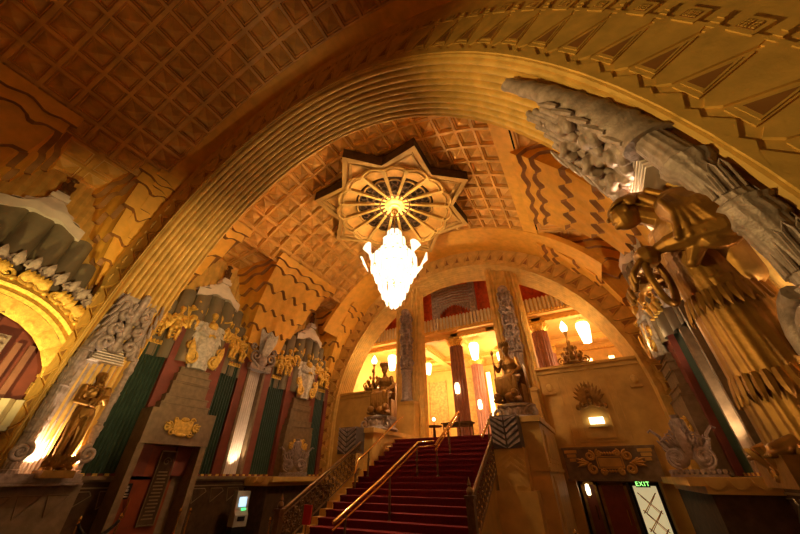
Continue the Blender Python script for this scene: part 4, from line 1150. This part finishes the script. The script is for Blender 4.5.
# stepped raised outlines and niches on the right end wall
t = thing('stepped_relief', (.3, 16.2, .9), 'stepped outline relief around the bronze crest over the doors', 'wall panel'); off = Vector(t.location)
mb = MB(); mb.T = Matrix.Translation(-off)
for k in range(3):
    x0, x1, z0, z1 = -.75 + .25 * k, 1.35 - .25 * k, 1.0 + .12 * k, 3.7
    for bx in ((x0, x0 + .04, z0, z1), (x1 - .04, x1, z0, z1), (x0, x1, z0, z0 + .04)): mb.box(bx[0], bx[1], 16.16, 16.2, bx[2], bx[3])
mb.box(-1.4, 1.9, 16.12, 16.2, .92, 1.0)
for x in (-1.15, 2.1): mb.box(x - .2, x + .2, 16.1, 16.2, 3.0, 3.1); mb.ell((x, 16.15, 3.3), (.13, .08, .18))
mb.build('raised_outline', 'stone', t)
t = thing('bronze_crest', (.28, 16.1, 2.4), 'dark bronze crest on the wall above the lit exit box', 'ornament')
mb = MB()
for j in range(11):
    a = -1.25 + 2.5 * j / 10; leaf(mb, (0, 0, .1), (.62 * sin(a), -.1, .15 + .85 * cos(a)), .09, .08, 6, (0, -1, 0))
for s in (-1, 1):
    mb.tube([(p[1] + s * .28, -.08, p[2] + .12) for p in spiral((0, 0, 0), .2, 1.5, PI / 2, s)], .045, 6); mb.tube([(p[1] + s * .15, -.12, p[2] + .45) for p in spiral((0, 0, 0), .14, 1.4, PI / 2, -s)], .04, 6)
    mb.ell((s * .5, -.06, 0), (.1, .08, .12))
for k in range(4): mb.ell((0, -.14, .2 + .2 * k), (.09, .07, .1))
mb.build('shield_leaves', 'bronze', t, 50)
t = thing('lit_sign_box', (.3, 16.12, 1.75), 'small white glowing box lamp on the wall above the doors', 'sign')
mb = MB(); mb.box(-.26, .26, -.1, .08, 0, .24); mb.build('diffuser', 'whitelamp', t)
mb = MB(); mb.box(-.34, .34, -.02, .08, -.1, 0); mb.build('bracket', 'stone', t)

# cartouche lintel over doors
t = thing('door_lintel', (.32, 16.1, -.1), 'dark lintel with large gilded scroll cartouche over the right doors', 'lintel'); off = Vector(t.location)
mb = MB(); mb.T = Matrix.Translation(-off)
mb.box(-1.25, 1.85, 16.05, 16.2, -.1, .92); mb.box(-1.3, 1.9, 15.98, 16.2, -.16, -.08); mb.box(-1.28, 1.88, 16.0, 16.2, .88, .96); mb.build('lintel_slab', 'pylon', t)
mb = MB(); mb.T = Matrix.Translation(-off)
c = .3
for z in (.25, .62): mb.box(c - .42, c + .42, 15.98, 16.05, z - .02, z + .02)
for x in (c - .42, c + .42): mb.box(x - .02, x + .02, 15.98, 16.05, .25, .62)
for s in (-1, 1):
    for (dx, z, r, dd) in ((.62, .65, .17, 1), (.62, .22, .17, -1), (.95, .43, .12, 1), (.3, .74, .1, -1), (.3, .13, .1, 1)):
        mb.tube([(c + s * dx + p[1], 16.0, p[2]) for p in spiral((0, 0, z), r, 1.6, PI / 2, s * dd)], .048, 6)
    for k in range(3): leaf(mb, (c + s * .7, 16.03, .43), (c + s * 1.15, 16.0, .43 + .14 * (k - 1)), .05, .04, 5, (0, -1, 0))
    for k in range(3): mb.box(c + s * (1.25 + .0) - .25 + .07 * k, c + s * 1.25 + .2 - .05 * k, 16.0, 16.05, .75 - .14 * k, .86 - .14 * k)
for j in range(9): mb.ell((c - .36 + .09 * j, 16.0, .72), (.045, .04, .06), 8, 6); mb.ell((c - .36 + .09 * j, 16.0, .15), (.045, .04, .05), 8, 6)
mb.box(c - .38, c + .38, 16.0, 16.05, .29, .58)
mb.build('gilded_cartouche', 'stone', t, 50)
# vestibule
q = MB(); q.box(-1.3, 1.9, 18.6, 18.8, FL, .2); q.box(-1.35, -1.2, 16.8, 18.7, FL, .2); q.box(1.75, 1.9, 16.8, 18.7, FL, .2); q.box(-1.3, 1.9, 16.8, 18.8, .1, .25); q.box(-1.3, 1.9, 16.8, 18.8, FL - .2, FL)
struct(q.build('wall_vestibule', 'wood'))
def doorset(x0, x1, y, label, glazed):
    t = thing('entrance_door', ((x0 + x1) / 2, y, FL), label, 'door'); w = (x1 - x0) / 2
    mb = MB()
    for b in ((-w, -w + .1, 0, 2.15), (w - .1, w, 0, 2.15), (-w, w, 2.05, 2.15)): mb.box(b[0], b[1], -.08, .08, b[2], b[3])
    mb.build('frame', 'bronze' if not glazed else 'black', t)
    mb = MB(); mb.box(-w + .1, w - .1, -.03, .03, 0, 2.05); pn_ = mb.build('panel', 'reddoor' if not glazed else 'glass', t)
    mb = MB()
    if glazed:
        for k in range(3):
            z = .5 + .5 * k
            for s in (-1, 1): mb.tube([(s * w * .6, -.05, z - .25), (0, -.05, z + .05), (s * w * .6, -.05, z + .35)], .018, 5); mb.tube([(s * w * .45, -.05, z - .25), (0, -.05, z - .0), (s * w * .45, -.05, z + .25)], .012, 5)
        mb.box(-w + .1, w - .1, -.05, .05, .3, .5); mb.build('lattice', 'brass', pn_)
    else:
        mb.tube([(w - .22, -.1, .9), (w - .22, -.1, 1.35)], .02, 6); mb.build('pull_handle', 'brass', pn_)
    return t
doorset(-.35, .58, 16.5, 'closed dark red door with bronze frame under the lintel', False)
doorset(.68, 1.6, 16.5, 'bright glazed door with brass lattice under the exit sign', True)
doorset(-1.02, -.45, 18.0, 'dim inner door behind the wall lamp', False)
t = thing('exit_sign', (1.1, 16.3, -.34), 'green glowing exit sign over the glazed door', 'sign')
mb = MB(); mb.box(-.22, .22, -.06, .06, 0, .2); hs_ = mb.build('housing', 'black', t)
cu = bpy.data.curves.new('lettering', 'FONT'); cu.body = 'EXIT'; cu.size = .19; cu.space_character = 1.15; cu.extrude = .004; cu.align_x = 'CENTER'
tmp = bpy.data.objects.new('tmp', cu); COL.objects.link(tmp); bpy.context.view_layer.update(); me = bpy.data.meshes.new_from_object(tmp.evaluated_get(bpy.context.evaluated_depsgraph_get())); bpy.data.objects.remove(tmp)
me.materials.append(M['exitsign']); o = bpy.data.objects.new('lettering', me); COL.objects.link(o); o.parent = hs_; o.location = (0, -.066, .04); o.rotation_euler = (PI / 2, 0, 0)
def wlamp(loc, label, r=.09, h=.34, rz=0, name='wall_lamp'):
    t = thing(name, loc, label, 'lamp', rz); mb = MB(); mb.lathe([(.02, -.02), (r * .8, .0), (r, h * .5), (r * .7, h), (.02, h + .02)], (0, -.12, 0), 10, True, .12, 5); mb.build('glass_shade', 'bulb', t, 40)
    mb = MB(); mb.box(-.03, .03, -.12, .0, -.08, -.03); mb.lathe([(.05, -.1), (.02, 0)], (0, -.12, 0), 8); mb.build('bracket', 'brass', t); return t
wlamp((-.75, 17.2, -.62), 'glowing wall lamp inside the doorway right of the pedestal')
wlamp((-1.08, 16.95, -.7), 'narrow glowing wall lamp at the left jamb of the doorway', .05, .34, -PI/2)

t = thing('paper_notice', (XR - .2, 11.6, 2.0), 'white paper notice fixed to the lit pilaster of the right wall', 'notice', PI)
mb = MB(); mb.box(0, .015, -.24, .24, 0, .72); mb.build('sheet', 'palesilver', t); mb = MB(); mb.tube([(.02, -.02, .15), (.02, .06, .3), (.02, .0, .42)], .02, 6); mb.box(.015, .02, -.15, .15, .55, .6); mb.build('printed_mark', 'black', t)
# torches on the low walls
def torch(x, label):
    t = thing('torch_lamp', (x, 16.45, WT + .12), label, 'lamp')
    mb = MB(); mb.lathe([(.5, 0), (.52, .08), (.4, .14), (.2, .3), (.1, .5), (.07, 1.0), (.09, 1.1), (.05, 1.2), (.05, 1.45), (.12, 1.6), (.05, 1.62)], n=14, fd=.1, fn=6)
    for k in range(6):
        a = 2 * PI * k / 6
        for r0, z0, rr_ in ((.5, .22, .17), (.33, .5, .12), (.2, .78, .08)):
            mb.tube([(r0 * cos(a) + p[1] * cos(a), r0 * sin(a) + p[1] * sin(a), p[2]) for p in spiral((0, 0, z0), rr_, 1.4, PI / 2, -1)], .035, 6)
        leaf(mb, (.3 * cos(a + .5), .3 * sin(a + .5), .1), (.4 * cos(a + .5), .4 * sin(a + .5), .55), .1, .05, 5, (cos(a + .5), sin(a + .5), 0))
    mb.build('bronze_stand', 'bronze', t, 45)
    mb = MB(); mb.lathe([(.05, 1.6), (.15, 1.68), (.19, 1.82), (.13, 1.98), (.05, 2.12), (0, 2.2)], n=12, fd=.15, fn=6); mb.build('flame_glass', 'bulb', t, 50)
torch(-10.85, 'scrolled bronze torch lamp on the low wall left of the stairs'); torch(.15, 'scrolled bronze torch lamp on the low wall right of the stairs')

# tall fluted posts and silver totem columns
def post(x0, x1, label):
    cx = (x0 + x1) / 2; w = (x1 - x0) / 2; t = thing('fluted_post', (cx, 16.6, LZ), label, 'pillar')
    mb = MB(); H = 12.0 - LZ; mb.box(-w, w, -.3, .35, 0, H)
    for k in range(8):
        if k in (3, 4): continue
        x = -w + 2 * w * (k + .5) / 8; mb.tube([(x, -.3, 0), (x, -.3, H)], w / 9.5, 8)
    for s in (-1, 1):
        for k in range(3): mb.tube([(s * w, -.2 + .2 * k, 0), (s * w, -.2 + .2 * k, H)], .09, 8)
    mb.build('fluted_shaft', 'plaster', t, 40); return t
post(-9.15, -7.55, 'tall ochre fluted post left of the stair opening'); post(-3.05, -1.5, 'tall ochre fluted post right of the stair opening')
def totem():
    t = thing('totem_column', (0, 0, 0), '', 'column')
    mb = MB(); mb.lathe([(.3, 0), (.36, .1), (.3, .2), (.28, .3), (.28, 1.5), (.33, 1.58), (.33, 1.7)], n=20, fd=.12, fn=10); mb.build('fluted_base', 'silver', t, 40)
    def f(m_):
        random.seed(4)
        m_.lathe([(.2, 1.65), (.2, 5.2), (.15, 5.3)], n=14)
        for k in range(5):
            z = 1.95 + .68 * k
            for j in range(5):
                a = -PI / 2 + (j - 2) * 1.25 + .6 * (k % 2)
                m_.ell((.25 * cos(a), .25 * sin(a), z + .12), (.15, .15, .2), 8, 6); m_.ell((.30 * cos(a), .30 * sin(a), z + .40), (.10, .10, .11), 7, 5)
                m_.tube([(.30 * cos(a + .5), .30 * sin(a + .5), z - .1), (.42 * cos(a + .55), .42 * sin(a + .55), z + .15), (.3 * cos(a + .65), .3 * sin(a + .65), z + .4)], .05, 6)
            m_.lathe([(.34, z - .2), (.37, z - .15), (.34, z - .1)], n=14)
        m_.ell((0, -.1, 5.3), (.28, .28, .25))
    sculpt('carved_shaft', f, .025, 'silver', t, 0); return t
tt = totem(); tt.location = (CX - 3.05, 16.05, 3.3); tt['label'] = 'silver carved totem column on the left post of the stair opening'
copy_tree(tt, (CX + 3.05, 16.05, 3.3), 0, 'silver carved totem column on the right post of the stair opening')
for x, lb in ((CX - 3.05, 'left'), (CX + 3.05, 'right')):
    mb = MB(); mb.box(x - .6, x + .6, 15.7, 16.3, 1.62, 3.3); mb.box(x - .65, x + .65, 15.65, 16.3, 3.15, 3.3)
    tag(mb.build('column_block', 'stone', None, 0, loc=(x, 16, 1.62)), 'plain ochre block carrying the totem column on the %s' % lb, 'plinth')

# mezzanine room
MZ = 8.2
q = MB(); q.box(-14.2, 4.0, 17.0, 27.4, LZ - .25, LZ); struct(q.build('floor_mezzanine', 'carpet'))
q = MB(); q.box(-14.2, 4.0, 27.0, 27.4, LZ, 12.5); struct(q.build('wall_back', 'mezz'))
q = MB(); q.box(-14.6, -14.2, 16.9, 27.4, LZ, 12.5); struct(q.build('wall_mezzanine_left', 'mezz'))
q = MB(); q.box(4.0, 4.4, 16.9, 27.4, LZ, 12.5); struct(q.build('wall_mezzanine_right', 'mezz'))
q = MB(); q.box(-14.6, 4.4, 16.9, 20.2, 12.3, 12.6); q.box(-14.4, 4.4, 19.1, 27.4, MZ, MZ + .2); q.box(-14.6, 4.4, 20.0, 20.2, MZ, 12.5); struct(q.build('ceiling_mezzanine', 'mezz'))
for i, (lb, x) in enumerate((('leftmost', -9.4), ('left of centre', -6.55), ('right of centre', -4.05), ('rightmost', -1.2))):
    pass
n_b = 0
def beam(x0, x1, y0, y1, label, m='mezz'):
    t = thing('ceiling_beam', ((x0 + x1) / 2, (y0 + y1) / 2, MZ - .45), label, 'beam'); T = Matrix.Translation(-Vector(t.location))
    zb_ = MZ - (.38 if x1 - x0 < 2 else .355); mb = MB(); mb.T = T; mb.box(x0, x1, y0, y1, zb_, MZ); mb.box(x0 - .1, x1 + .1, y0 - .1 if y1 - y0 < 2 else y0, y1 + .1 if y1 - y0 < 2 else y1, MZ - (.1 if x1 - x0 < 2 else .085), MZ); mb.build('beam_body', m, t)
    mb = MB(); mb.T = T
    if x1 - x0 > y1 - y0:
        k = x0
        while k < x1 - .1: mb.ell((k + .1, y0 - .02, MZ - .32), (.08, .04, .07), 6, 4); k += .2
    else:
        k = y0
        while k < y1 - .1: mb.ell((x1 + .02, k + .1, MZ - .32), (.04, .08, .07), 6, 4); k += .2
    mb.build('gilded_beading', 'gold', t)
xc4 = [(-9.4, 'far left'), (-6.55, 'left of centre'), (-4.05, 'right of centre'), (-1.2, 'far right')]
for x, d in xc4: beam(x - .25, x + .25, 19.6, 27, 'cream mezzanine ceiling beam running back over the %s row of columns' % d)
beam(-14.2, 4, 19.6, 20.05, 'cream mezzanine cross beam just behind the balcony front'); beam(-14.2, 4, 24.4, 24.8, 'cream mezzanine cross beam over the rear columns'); beam(-14.2, 4, 26.6, 27, 'cream cornice beam along the back wall')
def mcol():
    t = thing('mezzanine_column', (0, 0, LZ), '', 'column'); H = MZ - LZ - .39
    mb = MB(); n = 48; secs = [[((.36 + .035 * cos(16 * a)) * cos(a) * 1.15, (.36 + .035 * cos(16 * a)) * sin(a) * 1.15, z) for a in (2 * PI * j / n for j in range(n))] for z in (.3, H - .5)]; mb.loft(secs); mb.build('fluted_shaft', 'column', t, 50)
    mb = MB(); mb.box(-.5, .5, -.5, .5, H - .12, H); mb.lathe([(.42, H - .55), (.5, H - .45), (.44, H - .4), (.56, H - .15)], n=16)
    for j in range(12): a = 2 * PI * j / 12; leaf(mb, (.42 * cos(a), .42 * sin(a), H - .5), (.58 * cos(a), .58 * sin(a), H - .14), .08, .04, 4, (cos(a), sin(a), 0))
    mb.lathe([(.52, 0), (.52, .15), (.45, .2), (.45, .3)], n=20); mb.build('gilded_capital', 'gold', t, 40)
    return t
mc = mcol(); fst = True
for yy, dn in ((19.9, 'front'), (24.6, 'rear')):
    for x, d in xc4:
        if (dn, x) in (('rear', -9.4), ('front', -4.05)): continue
        lb = 'mauve fluted column with gilded capital, %s row, %s' % (dn, d)
        if fst: mc.location = (x, yy, LZ); mc['label'] = lb; mc['group'] = 'mezzanine columns'; fst = False
        else: copy_tree(mc, (x, yy, LZ), 0, lb, 'mezzanine columns')
# wall sconces on the columns
ws = wlamp((-6.55, 19.45, 4.2), 'glowing glass lamp on the front column left of centre', .17, .6); ws.name = 'column_lamp'
for x, y, z, lb in ((-6.55, 24.15, 4.0, 'glowing glass lamp on the rear column left of centre'),):
    copy_tree(ws, (x, y, z), 0, lb)
# pendant lamps
def pendant():
    t = thing('pendant_lamp', (0, 0, MZ), '', 'lamp')
    mb = MB(); mb.tube([(0, 0, -.4), (0, 0, 0)], .02, 6); mb.lathe([(.45, -.06), (.45, 0)], n=6); mb.lathe([(.1, -.5), (.3, -.42), (.1, -.36)], n=8); mb.build('canopy_and_stem', 'gold', t)
    mb = MB(); mb.lathe([(.1, -1.62), (.2, -1.6), (.24, -1.45), (.3, -1.1), (.36, -.7), (.3, -.52), (.1, -.46)], n=24, fd=.12, fn=8); mb.build('glass_lantern', 'bulb', t, 40); return t
pd = pendant(); fst = True
PENDS = ((-5.35, 20.9, 'between the front columns'), (1.2, 20.6, 'at the far right of the mezzanine'), (-11.9, 20.6, 'at the far left of the mezzanine'), (-10.6, 25.2, 'rear left, seen past the left post'), (-4.6, 26.2, 'rear, right of centre column'))
PENDS = ((-5.6, 20.9, 'hanging centrally behind the balcony front', 1), (1.2, 20.5, 'at the far right of the mezzanine', 1.1), (-11.9, 20.5, 'at the far left of the mezzanine', 1), (-10.45, 24.0, 'deep in the mezzanine left of the columns', .8), (-4.5, 24.0, 'deep in the mezzanine beside the right post', .8))
for x, y, d, s in PENDS:
    lb = 'glowing glass pendant lamp ' + d
    if fst: pd.location = (x, y, MZ); pd['label'] = lb; pd['group'] = 'mezzanine pendant lamps'; pd.scale = (s, s, s); fst = False
    else: copy_tree(pd, (x, y, MZ), 0, lb, 'mezzanine pendant lamps', (s, s, s))
# wall panels and lit strips on back wall
for x, d in ((-10.95, 'left of the front columns'), (-7.6, 'behind the front column'), (-5.0, 'beside the right post'), (-.3, 'right of the right post')):
    mb = MB(); mb.box(x - .75, x + .75, 26.92, 27, LZ + .6, 7.0); mb.box(x - .85, x - .78, 26.88, 27, LZ + .5, 7.1); mb.box(x + .78, x + .85, 26.88, 27, LZ + .5, 7.1)
    tag(mb.build('stencilled_panel', 'mezzpanel', None, 0, loc=(x, 26.95, LZ + .6)), 'amber stencilled panel on the mezzanine back wall, %s' % d, 'wall panel')
for x, d in ((-12.7, 'at the far left'), (-8.85, 'just left of the front column'), (-6.3, 'between the two columns'), (-3.7, 'beside the right post'), (1.3, 'left of the pair at the right'), (2.7, 'right of the pair at the right')):
    t = thing('light_strip', (x, 26.9, LZ + .5), 'tall glowing strip lamp on the mezzanine back wall, %s' % d, 'lamp')
    mb = MB(); mb.box(-.17, .17, -.08, .05, 0, 5.4); mb.build('diffuser', 'lpanel', t); mb = MB()
    for s in (-1, 1): mb.box(s * .22 - .04, s * .22 + .04, -.1, .05, -.05, 5.5)
    mb.box(-.26, .26, -.1, .05, 5.4, 5.5); mb.build('trim_frame', 'gold', t)
# balcony front with organ-pipe frieze, red curtain, silver pelmet
t = thing('balcony_front', (CX, 19.0, 8.2), 'cream organ-pipe balcony front crossing high behind the stair arch', 'balcony')
mb = MB(); mb.box(-8.7, 9.1, .08, .62, -.06, .25); mb.box(-8.7, 9.1, .15, .5, .2, 1.0); mb.build('parapet', 'mezz', t)
mb = MB()
k = -8.6
while k < 9.0: mb.tube([(k, .05, .15), (k, .05, .95)], .085, 8); mb.ell((k, .05, .95), .085, 8, 5); k += .24
mb.build('organ_pipes', 'flutewhite', t, 40)
mb = MB(); k = -8.6
while k < 9: mb.ell((k, .0, .08), (.07, .06, .07), 6, 4); k += .17
mb.build('beading', 'gold', t)
mb = MB(); rows = [[(x, 19.75 + .07 * sin(x * 11), z) for x in [-14.2 + .07 * i for i in range(260)]] for z in (8.4, 12.3)]; mb.grid(rows)
tag(mb.build('red_curtain', 'curtain', None, 60, loc=(CX, 19.75, 8.4)), 'deep red pleated curtain hanging behind the balcony front', 'curtain')
t = thing('silver_pelmet', (-6.2, 19.2, 8.35), 'silver pleated pelmet with side posts in front of the red curtain', 'pelmet')
for s in (-1, 1):
    mb = MB(); mb.box(s * 1.4 - .22, s * 1.4 + .22, -.1, .2, 0, 3.2)
    for j in range(9): mb.ell((s * 1.4, -.12, .3 + .33 * j), (.17, .08, .13), 8, 5)
    mb.build('side_post', 'silver', t, 40)
mb = MB()
for k in range(7):
    z = 1.75 + .2 * k
    P = [(x, -.05 - .02 * k, z + .16 * (1 - abs(x) / 1.3) + (0 if k else 0)) for x in (-1.25, -.6, 0, .6, 1.25)]
    mb.tube(P, .085, 7)
for j in range(15):
    x = -1.22 + 2.44 * j / 14; zt = 1.75 + .16 * (1 - abs(x) / 1.3); L_ = .3 + .75 * (abs(x) / 1.2) ** 2
    leaf(mb, (x, -.05, zt), (x, -.08, zt - L_), .1, .03, 5, (0, -1, 0))
mb.build('pleated_valance', 'silver', t, 40)
# landing furniture
t = thing('side_table', (-6.2, 17.8, LZ), 'small wooden table at the head of the stairs', 'table')
mb = MB(); mb.box(-.85, .85, -.35, .35, 1.0, 1.06); mb.box(-.75, .75, -.28, .28, .86, 1.0); mb.build('tabletop', 'wood', t)
for sx in (-1, 1):
    for sy in (-1, 1): mb = MB(); mb.tube([(sx * .72, sy * .26, 0), (sx * .72, sy * .26, .9)], .035, 6); mb.build('leg', 'wood', t)
t = thing('table_lamp', (-7.5, 17.6, LZ + .95), 'small bright lamp on the round stand at the stair head', 'lamp')
mb = MB(); mb.lathe([(.12, 0), (.04, .05), (.03, .25)], n=10); mb.build('base', 'brass', t); mb = MB(); mb.ell((0, 0, .33), .1); mb.build('globe', 'bulb', t, 60)
t = thing('round_stand', (-7.5, 17.6, LZ), 'round cloth-covered stand below the bright lamp at the stair head', 'table')
mb = MB(); mb.lathe([(.42, .9), (.45, .93), (.45, .95), (0, .95)], n=20); mb.build('tabletop', 'wood', t); mb = MB(); mb.lathe([(.3, 0), (.1, .1), (.06, .9)], n=12); mb.build('stem', 'wood', t)
t = thing('lit_basket', (-8.05, 17.4, LZ), 'small glowing cream shade beside the round stand', 'lamp'); mb = MB(); mb.lathe([(.14, .55), (.22, .9)], n=12); mb.build('shade', 'glass', t, 40); mb = MB(); mb.lathe([(.12, 0), (.03, .05), (.03, .55)], n=8); mb.build('stem', 'brass', t)

# ------------------------------------------------------------------ left door, ATM, stanchions, sign
l = (XL, 7.35, FL)
t = thing('portal_door', l, 'red lacquered door recessed under the cartouche pylon', 'door')
mb = MB(); mb.box(.32, .42, -1.0, .62, 0, 3.25); dl_ = mb.build('door_leaf', 'reddoor', t)
mb = MB(); mb.box(0, 1.0, -1.2, -1.0, 0, 3.3); mb.box(0, 1.0, .98, 1.2, 0, 3.3); mb.box(.0, .35, .62, 1.0, 0, 3.3); mb.build('portal_jamb', 'pylon', t)
mb = MB(); mb.tube([(.5, -.55, 1.25), (.5, -.55, 1.75)], .025, 6); mb.build('pull_handle', 'brass', dl_)
t = thing('notice_board', (XL + .46, 7.55, -1.35), 'tall dark framed notice board with dull gold lettering on the red door', 'sign')
mb = MB(); mb.box(0, .04, -.26, .26, 0, 2.1); mb.build('board', 'wood', t)
mb = MB()
for b in ((-.28, -.25, 0, 2.1), (.25, .28, 0, 2.1), (-.28, .28, -.02, .02), (-.28, .28, 2.08, 2.12)): mb.box(0, .06, b[0], b[1], b[2], b[3])
for k in range(14): mb.box(.04, .045, -.18 + .02 * (k % 3), .18 - .03 * (k % 2), .15 + .1 * k, .19 + .1 * k)
mb.tube(spiral((.05, 0, 1.78), .14, 1.4), .014, 5); mb.build('frame_and_lettering', 'letters', t)
t = thing('door_notice', (XL + .46, 6.62, -.62), 'small black notice with pale symbol on the red door', 'sign')
mb = MB(); mb.box(0, .03, -.12, .12, 0, .42); mb.build('plate', 'black', t); mb = MB(); mb.ell((.035, 0, .32), (.008, .04, .04)); mb.box(.03, .04, -.05, .05, .2, .27); mb.box(.03, .04, -.09, .09, .05, .09); mb.box(.03, .04, -.09, .09, .12, .15); mb.build('symbol', 'white', t)

t = thing('cash_machine', (-12.95, 10.55, FL), 'pale grey cash machine with lit screen at the foot of the left wall', 'cash machine', -.25)
mb = MB(); mb.prism([(-.25, -.26, .75), (.25, -.26, .75), (.25, -.26, 1.1), (.12, -.26, 1.25), (.05, -.26, 1.85), (-.25, -.26, 1.85)], (0, .52, 0)); cb_ = mb.build('cabinet', 'white', t)
mb = MB(); mb.box(-.25, .22, -.25, .25, 0, .75); mb.build('plinth', 'black', t)
mb = MB(); mb.prism([(.117, -.15, 1.35), (.117, .15, 1.35), (.08, .15, 1.66), (.08, -.15, 1.66)], (.012, 0, 0)); mb.build('screen', 'screen', cb_)
mb = MB(); mb.prism([(.16, -.02, 1.24), (.16, .16, 1.24), (.135, .16, 1.31), (.135, -.02, 1.31)], (.012, 0, 0)); mb.build('keypad', 'greenled', cb_)
mb = MB(); mb.box(.24, .27, -.14, .14, .92, 1.06); mb.build('slot', 'black', cb_)
def stanchion(loc, label, s=1):
    t = thing('stanchion', loc, label, 'stanchion', 0, 'brass stanchions')
    mb = MB(); mb.lathe([(.17, 0), (.17, .02), (.04, .06), (.024, .08), (.024, .93), (.035, .94), (.035, .97), (.02, .98), (.04, 1.02), (.02, 1.07), (0, 1.08)], n=14); mb.build('post', 'brass', t, 40); return t
def gp(px, py, h):   # place a post so that it stands where the photo's post stands, given its height above the floor
    d = Fv * 311 + Rv * (px - 400) + Uv * (267 - py); k = (FL + h) / d.z; return (d.x * k, d.y * k, FL)
TS = (1.1, 1.1, 1.34)
s0 = stanchion((-13.0, 5.4, FL), 'brass stanchion below the bronze piper, holding the dark rope'); s0.scale = TS
copy_tree(s0, (-12.9, 6.35, FL), 0, 'brass stanchion in front of the red door, holding the dark rope', None, TS)
copy_tree(s0, (-12.95, 8.15, FL), 0, 'left of the two brass stanchions right of the red door', None, TS); copy_tree(s0, (-12.95, 8.5, FL), 0, 'right of the two brass stanchions right of the red door', None, TS)
copy_tree(s0, (-9.5, 8.95, FL), 0, 'brass stanchion left of the stair balustrade', None, (1, 1, 1.2))
mb = MB(); a, b = Vector((-13.0, 5.4, FL + 1.27)), Vector((-12.9, 6.35, FL + 1.27)); mb.tube([a.lerp(b, u) - Vector((0, 0, .34 * sin(PI * u) ** .8)) for u in [i / 14 for i in range(15)]], .045, 8)
tag(mb.build('barrier_rope', 'black', None, 50, loc=a), 'dark drooping barrier rope between two brass stanchions', 'rope')
t = thing('sign_stand', (-7.3, 8.15, stz(8.15) + .0), 'red notice on a brass stand at the left foot of the stairs', 'sign')
mb = MB(); mb.lathe([(.16, 0), (.16, .02), (.02, .05), (.02, .62)], n=12); mb.build('stand', 'brass', t); mb = MB(); mb.box(-.13, .13, -.02, .02, .6, 1.02); mb.build('notice', 'redsign', t)
s1 = copy_tree(s0, (-1.1, 11.6, FL), 0, 'brass stanchion at the foot of the right pedestal', None, (1, 1, 1.1))

# ------------------------------------------------------------------ lighting
W1, W2, W3 = (1, .66, .31), (1, .58, .18), (1, .74, .46)
light('chandelier_light', 'POINT', (SX, SY, 7.9), 4400, (1, .70, .37), .3)
for x, y, z, e in ((-5.6, 20.9, 6.2, 430), (1.2, 20.5, 6.0, 520), (-11.9, 20.5, 6.2, 520), (-4.5, 24.0, 6.2, 430), (-10.45, 24.0, 6.2, 430), (.15, 16.0, WT + 2.0, 70), (-10.85, 16.0, WT + 2.0, 70), (-6, 22.5, 3.5, 200)):
    light('lamp_light', 'POINT', (x, y, z), e, W1, .2)
for w, s in (('L', 1), ('R', -1)):
    x = XL if w == 'L' else XR; yp = 10.43 if w == 'L' else 11.65
    light('pilaster_uplight', 'SPOT', (x + s * .44, yp, .06), 210 if w == 'L' else 650, W3, .04, (x + s * .16, yp, 3.6), 70 if w == 'L' else 60)
    for y in (7.35, 13.5):
        for q in (-1, 1): light('lunette_uplight', 'POINT', (x + s * .9, y + q * .55, 4.0), 9, W1, .05)
    for q in (-.37, .42): light('niche_uplight', 'SPOT', (CX - s * (7.38 - .24), 3.99 + q, .16), (240 if q < 0 else 330) * (1 if s > 0 else 1.3), W3, .025, (CX - s * (7.38 - .1), 3.99 + q * .9, 2.4), 95)
    light('niche_uplight', 'POINT', (CX - s * (7.38 - .2), 4.05, 2.62), 10, W3, .03)
light('niche_top_light', 'POINT', (1.40, 4.34, 3.1), 60, W3, .03)
light('gold_arch_lamp', 'SPOT', (XL + 3.0, .6, .6), 900, (1, .74, .25), .1, (XL, 1.6, 3.4), 85, blend=.8)
light('near_bay_fill_spot', 'SPOT', (-11.5, -3.0, .5), 4600, (1, .68, .22), .15, (2.4, 3.15, 5.0), 44, blend=1)  # added fill without a fixture, brightens the right face of the near arch
light('pier_fill_spot', 'SPOT', (1.1, 3.2, .1), 4600, (1, .70, .29), .05, (-11.2, 4.3, 4.4), 42, blend=1)  # added spot, no real fixture: lights the left soffit of the near arch
light('pier_fill_spot', 'SPOT', (-11.85, 3.93, 3.2), 1500, (1, .68, .32), .04, (1.5, 3.7, 3.6), 46, blend=1)  # added counterpart for the right reliefs and statue, no fixture of its own
light('near_bay_lamp', 'POINT', (-5.3, -3.5, 5.0), 22, W2, .4)
sc.view_settings.view_transform = 'Standard'; sc.view_settings.look = 'None'; sc.view_settings.gamma = 1; sc.view_settings.exposure = 0
sc.view_settings.use_curve_mapping = False
w = bpy.data.worlds.new('world'); sc.world = w; w.use_nodes = True; w.node_tree.nodes['Background'].inputs[0].default_value = (.02, .012, .006, 1); w.node_tree.nodes['Background'].inputs[1].default_value = .2
